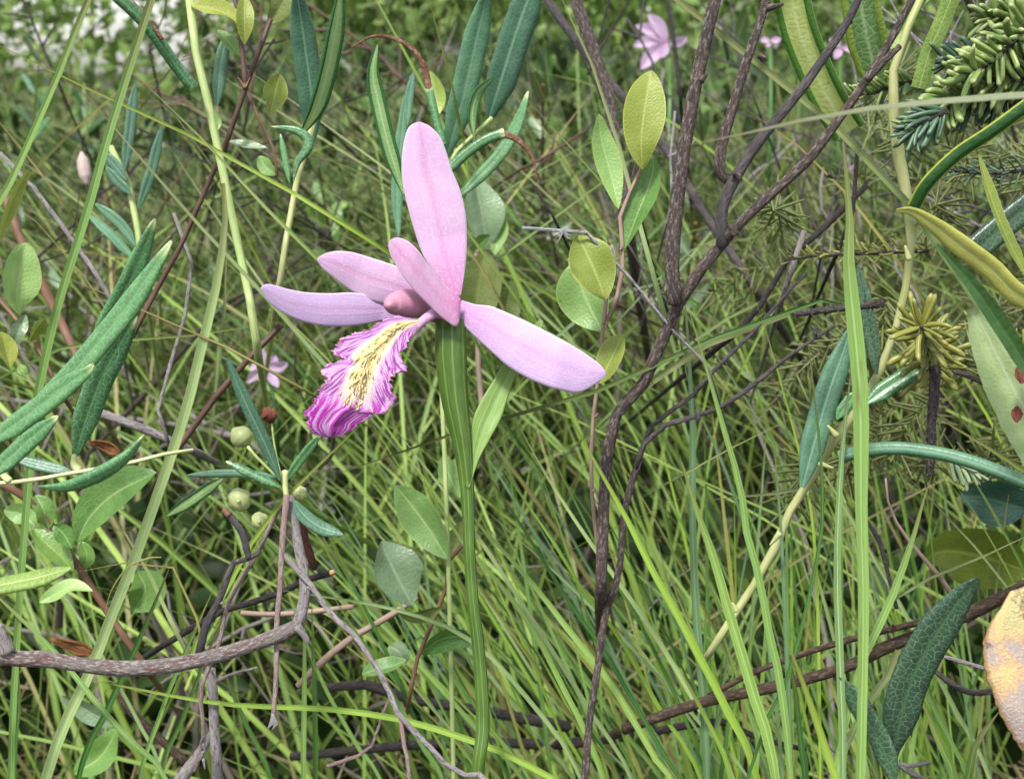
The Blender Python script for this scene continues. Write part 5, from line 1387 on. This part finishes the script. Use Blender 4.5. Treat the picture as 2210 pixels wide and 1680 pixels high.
for i, (pts, w, d, m, lab) in enumerate((
    ([(880, 990), (919, 1048), (1003, 1176), (1031, 1204), (1131, 1328), (1208, 1469), (1308, 1700)], 12, .228, 'sedge', 'slim slanting sedge blade in the dense green sheaf behind the orchid stem'),
    ([(960, 1040), (1035, 1132), (1147, 1256), (1228, 1360), (1320, 1477), (1428, 1660), (1460, 1720)], 14, .222, 'sedge', 'slim slanting sedge blade in the dense green sheaf behind the orchid stem'),
    ([(1000, 940), (1051, 1020), (1147, 1168), (1232, 1304), (1308, 1412), (1458, 1669), (1490, 1720)], 10, .226, 'sedge_dark', 'slim slanting sedge blade in the dense green sheaf behind the orchid stem'),
    ([(1040, 940), (1083, 1008), (1188, 1160), (1268, 1288), (1332, 1368), (1430, 1540), (1520, 1700)], 9, .232, 'sedge_bright', 'slim slanting sedge blade in the dense green sheaf behind the orchid stem'),
    ([(1100, 880), (1170, 1010), (1260, 1150), (1380, 1320), (1480, 1480), (1590, 1700)], 11, .236, 'sedge_pale', 'pale slanting blade reaching up to the right lower sepal'),
    ([(1160, 920), (1230, 1060), (1310, 1220), (1420, 1420), (1530, 1700)], 8, .24, 'sedge_dark', 'thin dark blade just behind the tan leatherleaf stem'),
    ([(820, 880), (900, 985), (990, 1100), (1080, 1230), (1190, 1400), (1290, 1560), (1370, 1700)], 10, .245, 'sedge_pale', 'long faded blade sloping from under the lip behind the stem'),
    ([(1459, 1428), (1527, 1557), (1580, 1690)], 11, .198, 'sedge_bright', 'short lime blade in front of the brown branch'),
    ([(1440, 1230), (1480, 1330), (1540, 1470), (1600, 1600), (1630, 1700)], 10, .212, 'sedge', 'blade slanting beside the stout pointed one'),
    ([(1510, 1080), (1560, 1090), (1640, 1072), (1740, 1050)], 12, .222, 'sedge_blue', 'level grey-green blade behind the buff stem'),
    ([(1690, 1360), (1715, 1480), (1728, 1600), (1738, 1700)], 13, .215, 'sedge_dark', 'dark upright blade below the brown branch'),
    ([(1980, 1480), (2010, 1560), (2040, 1630), (2060, 1700)], 16, .205, 'sedge', 'blade slanting under the dark netted leaf'),
    ([(2160, 1530), (2110, 1600), (2085, 1700)], 18, .196, 'sedge_dark', 'dark curved blade below the withered leaf'),
    ([(2000, 880), (2100, 1030), (2180, 1170), (2240, 1290)], 7, .216, 'sedge_dark', 'thin blade crossing the yellow-green leaf'),
    ([(1930, 1000), (2040, 1110), (2140, 1220), (2220, 1330)], 6, .218, 'sedge_pale', 'second thin blade crossing the yellow-green leaf'),
    ([(2030, 1000), (2120, 1130), (2180, 1240), (2210, 1300)], 5, .212, 'sedge_bright', 'third thin blade crossing the yellow-green leaf'),
    ([(2250, 1140), (2100, 1210), (2000, 1250), (1950, 1280)], 8, .214, 'sedge_pale', 'pale blade lying level over the yellow-green leaf'),
    ([(655, 1300), (657, 1400), (656, 1550), (655, 1700)], 12, .236, 'sedge', 'upright blade behind the turned-up bark branch'),
    ([(672, 1290), (676, 1400), (680, 1550), (682, 1700)], 12, .24, 'sedge_dark', 'dark upright blade behind the turned-up bark branch'),
    ([(465, 1400), (500, 1490), (541, 1585), (590, 1700)], 11, .228, 'sedge_dark', 'flecked blade leaning by the upright grey stick'),
    ([(590, 1180), (640, 1330), (700, 1480), (790, 1640), (830, 1700)], 9, .24, 'sedge', 'thin blade slanting between the hanging twigs'),
    ([(660, 1100), (760, 1260), (830, 1400), (900, 1560), (960, 1700)], 9, .243, 'sedge_dark', 'thin dark blade slanting under the seedling leaf'),
    ([(490, 480), (486, 640), (478, 720)], 13, .232, 'sedge_pale', 'pale short blade behind the yellowish stems'),
    ([(1830, 560), (1870, 700), (1880, 800)], 12, .21, 'sedge_dark', 'dark leaf edge behind the broad folded blade'),
    ([(1465, 690), (1490, 840), (1560, 1000), (1620, 1180), (1660, 1400), (1690, 1700)], 9, .235, 'sedge_blue', 'thin grey-green blade rising into the silvery twig'),
    ([(1620, 620), (1655, 720), (1700, 880), (1730, 1000), (1760, 1200), (1770, 1700)], 7, .226, 'sedge_bright', 'thin blade rising through the dark twigs'),
    ([(30, 1400), (42, 1500), (30, 1700)], 8, .23, 'sedge_dark', 'dark blade by the long light sedge at the corner'),
    ([(-20, 1040), (40, 1130), (120, 1260), (200, 1380), (300, 1560), (360, 1700)], 8, .236, 'sedge_pale', 'thin blade under the runner leaves crossing the corner'),
    )):
    blade(lab, 0, pts, w, d, m, root='down' if pts[-1][1] > 1650 else 'back', group='sheaf of slanting sedge' if 'sheaf' in lab else 'sedge blades')

# further blooms of the same orchid
far_orchid(1440, 92, .62, 74, 'out of focus pink orchid bloom behind the dark twig near the upper edge', [(-35, 1.0, .36), (-62, 1.05, .34), (-95, 1.0, .34), (-135, 1.1, .42), (75, .6, .3)], [(1442, 95), (1446, 200), (1440, 420), (1445, 640, .8)])
far_orchid(575, 790, .40, 62, 'blurred pink orchid bloom low behind the tip of the narrow leaf', [(-30, .9, .34), (80, .75, .4), (40, .5, .4), (150, .85, .34), (-130, .9, .34), (-100, .6, .3)], [(575, 790), (590, 860), (600, 960), (612, 1140, .5)])
far_orchid(1815, 100, .5, 60, 'sliver of a pink orchid bloom behind the slanting dark branches', [(90, .75, .3), (-60, .5, .3), (100, .8, .24)], [(1815, 100), (1812, 200), (1806, 420), (1800, 640, .8)])
far_orchid(1662, 88, .55, 34, 'tiny sliver of pink bloom at the edge of a dark twig', [(-95, .6, .4), (80, .7, .4)], [(1662, 90), (1664, 200), (1660, 420), (1660, 640, .8)])
e = empty('orchid_bud', P(182, 700, .5), 'blurred closed pinkish bud on a thin stalk behind the light sedges', 'bud')
tube('bud', PTS([(176, 328), (178, 345), (182, 368), (188, 398)], .34), 0, 0, M['bud'], e, sides=12, n=16, radii=[px(w, .34) * .5 for w in (6, 24, 28, 26, 10)])
tube('stalk', PTS([(188, 396), (192, 440), (190, 560), (186, 800)], .34, .5), px(6, .34) * .5, px(6, .34) * .5, M['tan_stem'], e, sides=7, n=16)
HEROES.append((180, 365, 40, .34))
o = bpy.data.objects
p = plant('bog_rosemary', 'hazy blue-green shoot with pale stem between two light sedge blades', 'shrub', P(300, 900, .4))
st(p, 2, [(700, 930), (780, 1080), (840, 1250), (885, 1560), (920, 1800)], 40, 40, .29, 'pale_stem', root='back')
for pts in ([(800, 1140), (720, 1040), (640, 960)], [(830, 1230), (740, 1150), (670, 1060)], [(860, 1560), (760, 1420), (600, 1290)], [(850, 1640), (700, 1480), (560, 1360)], [(790, 1080), (830, 800), (860, 520)], [(880, 1320), (960, 1100), (1030, 800)]):
    lf(p, 2, pts, 70, .288, 'rosemary_blue', roll=rng.uniform(-30, 30))

# the dense sheaf behind the stem, blade by blade
HUE = {'sedge': 'fresh green', 'sedge_bright': 'lime green', 'sedge_dark': 'dark green', 'sedge_pale': 'pale green', 'sedge_blue': 'grey-green', 'sedge_yellow': 'yellowing'}
for i in range(150):
    d = rng.uniform(.235, .36)
    xb = rng.uniform(960, 2150); yb = 1720
    lean = rng.normal(.48, .22) if xb < 1500 else rng.normal(.16, .25)
    hgt = rng.uniform(350, 860)
    bow = rng.uniform(.0, .35) * lean
    pts = [(xb - hgt * (lean * f + bow * f * f), yb - hgt * f) for f in (1, .75, .5, .25, 0)]
    m_ = ('sedge', 'sedge_bright', 'sedge_dark', 'sedge', 'sedge_pale', 'sedge_blue', 'sedge_bright', 'sedge_yellow')[i % 8]
    far_ = 'front' if d < .29 else 'depth'
    blade(f'{HUE[m_]} sedge blade in the {far_} of the slanting sheaf behind the orchid', 0, pts, rng.uniform(5, 11), d, m_, root='down', roll=rng.uniform(-60, 60), group='sheaf of slanting sedge', wide=1.0)
# thin blades crossing the open bog further back
FINE = 'fine long sedge blade arching over the open bog behind the flowers'
for i in range(74):
    d = rng.uniform(.26, .5)
    x0, y0 = rng.uniform(-150, 1900), rng.uniform(120, 760)
    sgn = 1 if rng.uniform() < .72 else -1
    sl = rng.uniform(.35, 1.6); L = rng.uniform(300, 700)
    c_, s_ = math.cos(math.atan(sl)), math.sin(math.atan(sl))
    bow = rng.uniform(-.02, .16) * L
    pts = [(x0 + sgn * c_ * L * f, y0 + s_ * L * f - bow * math.sin(f * 3.1)) for f in (0, .25, .5, .75, 1)]
    zz = np.array([[tuple(P(x, y, d)) for x, y in pts]])
    if not keep_clear(zz)[0]: continue
    m_ = ('sedge_pale', 'sedge', 'sedge_bright', 'sedge_yellow', 'sedge_blue', 'sedge_dark')[i % 6]
    way = 'leaning towards the netted leaves' if sgn > 0 else 'leaning towards the dark shrub'
    blade(f'fine {HUE[m_]} blade {way} in the open bog behind the flower', 0, pts, rng.uniform(4, 8.5), d, m_, root='back', roll=rng.uniform(-60, 60), group='fine blades over the open bog', wide=1.0)

# hazy shrubs standing deeper in the bog, one by one
def hazy_shrub(x, y, d, hgt, mats, label, narrow):
    foot = ground_under(x + rng.uniform(-60, 60), max(y + hgt, 900))
    top = P(x, y, d)
    mid = top.lerp(foot, .5) + Vector((rng.uniform(-.01, .01), 0, .01))
    e_ = empty('hazy_shrub', foot, label, 'shrub', 'hazy shrubs in the open bog')
    stem = tube('stem', [foot, mid, top], .0011, .0006, M['rust_stem' if not narrow else 'pale_stem'], e_, sides=7, n=14, knot=.05)
    c = smooth([foot, mid, top], 30)
    L = np.linalg.norm(np.diff(c, axis=0), axis=1).sum()
    k = int(min(16, max(6, L / .010)))
    for q in range(k):
        f = .35 + .65 * (q + rng.uniform(0, .6)) / k
        b_ = Vector(c[min(30, int(f * 30))])
        a_ = q * 2.4 + rng.uniform(-.4, .4)
        ll = rng.uniform(.010, .018) * (1.2 if narrow else 1.0)
        dv = Vector((math.cos(a_), math.sin(a_) * .8, rng.uniform(.5, 1.3))).normalized()
        ribbon('leaf', [b_, b_ + dv * ll * .5 + Vector((0, 0, .0008)), b_ + dv * ll], ll * (.18 if narrow else .42), M[mats[q % len(mats)]], e_, 'roll' if narrow else 'fold', 'lance' if narrow else 'oval', roll=rng.uniform(-50, 50), n=8)
LOOK = [(('dull_oval', 'green_oval'), 'dull olive', 0), (('green_oval', 'pale_oval'), 'fresh green', 0), (('grey_oval', 'dull_oval'), 'grey-green', 0), (('rosemary_blue', 'rosemary'), 'narrow blue-green', 1), (('pale_oval', 'dull_oval'), 'light and dull green', 0)]
for i in range(60):
    mats, word, nar = LOOK[i % 5]
    x, y = rng.uniform(-60, 2250), rng.uniform(60, 620)
    d = rng.uniform(.45, 1.5)
    if (x - 1430) ** 2 + (y - 90) ** 2 < 150 ** 2: continue
    near_ = 'just behind the flower' if d < .85 else 'far out in the bog'
    hazy_shrub(x, y, d, rng.uniform(300, 600), mats, f'blurred low shrub with {word} leaves, standing {near_}', nar)
for i in range(66):
    x, y = (rng.uniform(1380, 2250), rng.uniform(150, 800)) if i % 2 else (rng.uniform(-60, 1400), rng.uniform(60, 700))
    d = rng.uniform(.26, .62)
    if (x - 1430) ** 2 + (y - 90) ** 2 < 170 ** 2: continue
    a_ = rng.uniform(-1.2, 1.2); L = rng.uniform(140, 420)
    dx, dy = math.sin(a_), -math.cos(a_)
    pts = [(x + dx * L * f + rng.normal() * 9, y + dy * L * f + rng.normal() * 9) for f in (1, .8, .6, .4, .2, 0)]
    mt, word = (('twig_dark', 'blackish'), ('bark_grey', 'dark grey'), ('brown_stem', 'brown'), ('twig_grey', 'pale grey'))[i % 4]
    e_ = empty('dead_twig', P(*pts[-1], d), f'blurred {word} dead twig leaning in the open bog behind the {"dark shrub" if i % 2 else "flower"}', 'twig', 'dead twigs in the open bog')
    w = rng.uniform(5, 13)
    st(e_, 0, pts, w * .5, w, d, mt, 'stem', knot=.12, root='back')
    for q in range(rng.integers(1, 4)):
        j = rng.integers(1, 5); a2 = a_ + rng.choice([-1, 1]) * rng.uniform(.4, 1.0); l2 = L * rng.uniform(.2, .5)
        st(e_, 0, [(pts[j][0] + math.sin(a2) * l2 * f + rng.normal() * 4, pts[j][1] - math.cos(a2) * l2 * f + rng.normal() * 4) for f in (1, .5, 0)], w * .3, w * .55, d, mt, 'branch', knot=.12)

# ------------------------------------------------------------------ the mass of the bog: grass, straw, low leaves, twigs
n = 720
b = wedge(n, .29, .62, .55, .10)
az = np.where(rng.uniform(size=n) < .75, rng.normal(np.pi, .6, n), rng.uniform(0, 6.28, n))
right = b[:, 0] > -.02
many_blades('grass', b[right], rng.uniform(.07, .20, right.sum()), az[right], rng.uniform(.1, .75, right.sum()), rng.uniform(.0009, .0021, right.sum()), M['grass_green'], 'dense sheaf of slanting green sedge behind the orchid stem', seg=11)
n = 420
b = wedge(n, .34, .80, .55, .10); b[:, 0] = -np.abs(b[:, 0])
many_blades('grass', b, rng.uniform(.05, .21, n), np.where(rng.uniform(size=n) < .5, rng.normal(.2, .8, n), rng.uniform(0, 6.28, n)), rng.uniform(.1, .9, n), rng.uniform(.0010, .0022, n), M['grass_green'], 'thin green grass among the low twigs and leaves', seg=11)
HEROES.append((200, 55, 215, 4.5))
n = 850
b = wedge(n, .30, .80, .56, .10)
az = np.where(rng.uniform(size=n) < .6, rng.normal(np.pi, .7, n), rng.uniform(0, 6.28, n))
many_blades('grass', b, rng.uniform(.12, .34, n), az, rng.uniform(.15, 1.0, n), rng.uniform(.0009, .0022, n), M['grass_green'], 'tangle of thin bright sedge crossing close behind the flower', seg=12)
n = 90
b = wedge(n, .34, .85, .5, .1); b[:, 2] = rng.uniform(0, .08, n)
dr = rng.normal(size=(n, 3)) * np.array([1, .6, .35]) + np.array([0, 0, .7])
twigs_mesh('twig_tangle', b, dr, rng.uniform(.09, .24, n), rng.uniform(.0006, .0014, n), M['tangle'], 'thin bare twigs crossing close behind the flower', 'twigs', clear=True)
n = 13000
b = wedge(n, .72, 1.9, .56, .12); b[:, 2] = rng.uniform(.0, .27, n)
leaves_mesh('undergrowth_leaves', b, rng.uniform(.010, .028, n), M['shade_tint_leaf'], 'dark leaf mass added as painted shade behind the sedge tangle', 'undergrowth', .4, .5, clear=True)  # added dark backing that stands for shade between the bright blades
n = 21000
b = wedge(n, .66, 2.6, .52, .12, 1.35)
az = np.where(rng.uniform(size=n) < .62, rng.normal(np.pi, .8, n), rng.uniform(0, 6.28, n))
many_blades('grass', b, rng.uniform(.12, .36, n), az, rng.uniform(.1, 1.3, n), rng.uniform(.0008, .0021, n), M['grass_shade_tint'], 'fine criss-crossing sedge filling the bog behind', seg=9)
n = 9000
b = wedge(n, 2.2, 9.0, .5, .2, 1.2)
many_blades('grass', b, rng.uniform(.12, .36, n), rng.uniform(0, 6.28, n), rng.uniform(.1, 1.0, n), rng.uniform(.002, .005, n), M['grass_stuff'], 'far pale sedge meadow under the bushes', seg=6)
n = 2000
b = wedge(n, .33, 1.8, .55, .1, 1.2)
many_blades('straw', b, rng.uniform(.02, .09, n), rng.uniform(0, 6.28, n), rng.uniform(.6, 2.6, n), rng.uniform(.0007, .0020, n), M['straw'], 'dry straw and dead stalks matted on the bog floor', seg=8, droop=1.2)
# low leaves
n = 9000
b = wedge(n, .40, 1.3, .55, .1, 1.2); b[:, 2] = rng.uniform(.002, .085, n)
leaves_mesh('undergrowth_leaves', b, rng.uniform(.008, .026, n), M['shade_tint_leaf'], 'low broad leaves of creeping plants, shade painted into their dark colour', 'undergrowth', .45, .6, clear=True)  # leaf colour darkened to stand for the shade near the ground
n = 2600
b = wedge(n, .9, 3.2, .52, .1); b[:, 2] = rng.uniform(.05, .26, n)
leaves_mesh('undergrowth_leaves', b, rng.uniform(.012, .034, n), M['under_leaf'], 'scattered small leaves of low shrubs behind', 'undergrowth', .36, .8, clear=True)
# twigs
n = 320
b = wedge(n, .5, 2.4, .52, .1); b[:, 2] = rng.uniform(0, .06, n)
dr = rng.normal(size=(n, 3)) * np.array([1, .6, .3]) + np.array([0, 0, .75])
twigs_mesh('twig_tangle', b, dr, rng.uniform(.12, .34, n), rng.uniform(.0009, .0022, n), M['tangle'], 'tangle of grey and brown dead twigs behind the sedge', 'twigs', clear=True)
n = 60
b = wedge(n, .36, .8, .5, .1); b[:, 2] = rng.uniform(.0, .03, n)
dr = rng.normal(size=(n, 3)) * np.array([1, .7, .22])
twigs_mesh('fallen_twigs', b, dr, rng.uniform(.06, .18, n), rng.uniform(.0008, .002, n), M['tangle'], 'dark fallen twigs on the bog floor', 'twigs', clear=True)
# thicket at the edge of the bog
def thicket(n, x0, x1, y0, y1, z1, size, label, seedp=1.0):
    ctr = np.stack([rng.uniform(x0, x1, 60), rng.uniform(y0, y1, 60), rng.uniform(.1, z1, 60)], 1)
    i = rng.integers(0, 60, n)
    pos = ctr[i] + rng.normal(size=(n, 3)) * np.array([.35, .35, .22])
    pos = pos[(pos[:, 2] > .02)]
    leaves_mesh('thicket', pos, rng.uniform(size * .6, size * 1.4, len(pos)), M['far_leaf'], label, 'bushes', .5, .4)
thicket(30000, -1.2, 6.5, 6.2, 8.5, 1.1, .095, 'dark green bushes closing the view at the bog edge')
thicket(11000, -6, -.6, 5.0, 8.0, 1.1, .07, 'loose leafy bushes with bright sky showing through')
thicket(6000, -1.3, 2.6, 2.6, 4.6, .45, .032, 'low scrub of small leaves further out in the bog')
thicket(1500, -2.4, -1.0, 2.6, 4.6, .35, .032, 'thin scrub of small leaves in front of the glinting bushes')
n = 40
b = np.stack([rng.uniform(-5, 6, n), rng.uniform(4.5, 8, n), np.zeros(n)], 1)
dr = rng.normal(size=(n, 3)) * .35 + np.array([0, 0, 1.0])
twigs_mesh('thicket_stems', b, dr, rng.uniform(.6, 1.5, n), rng.uniform(.004, .010, n), M['tangle'], 'grey stems of the bushes at the bog edge', 'twigs')
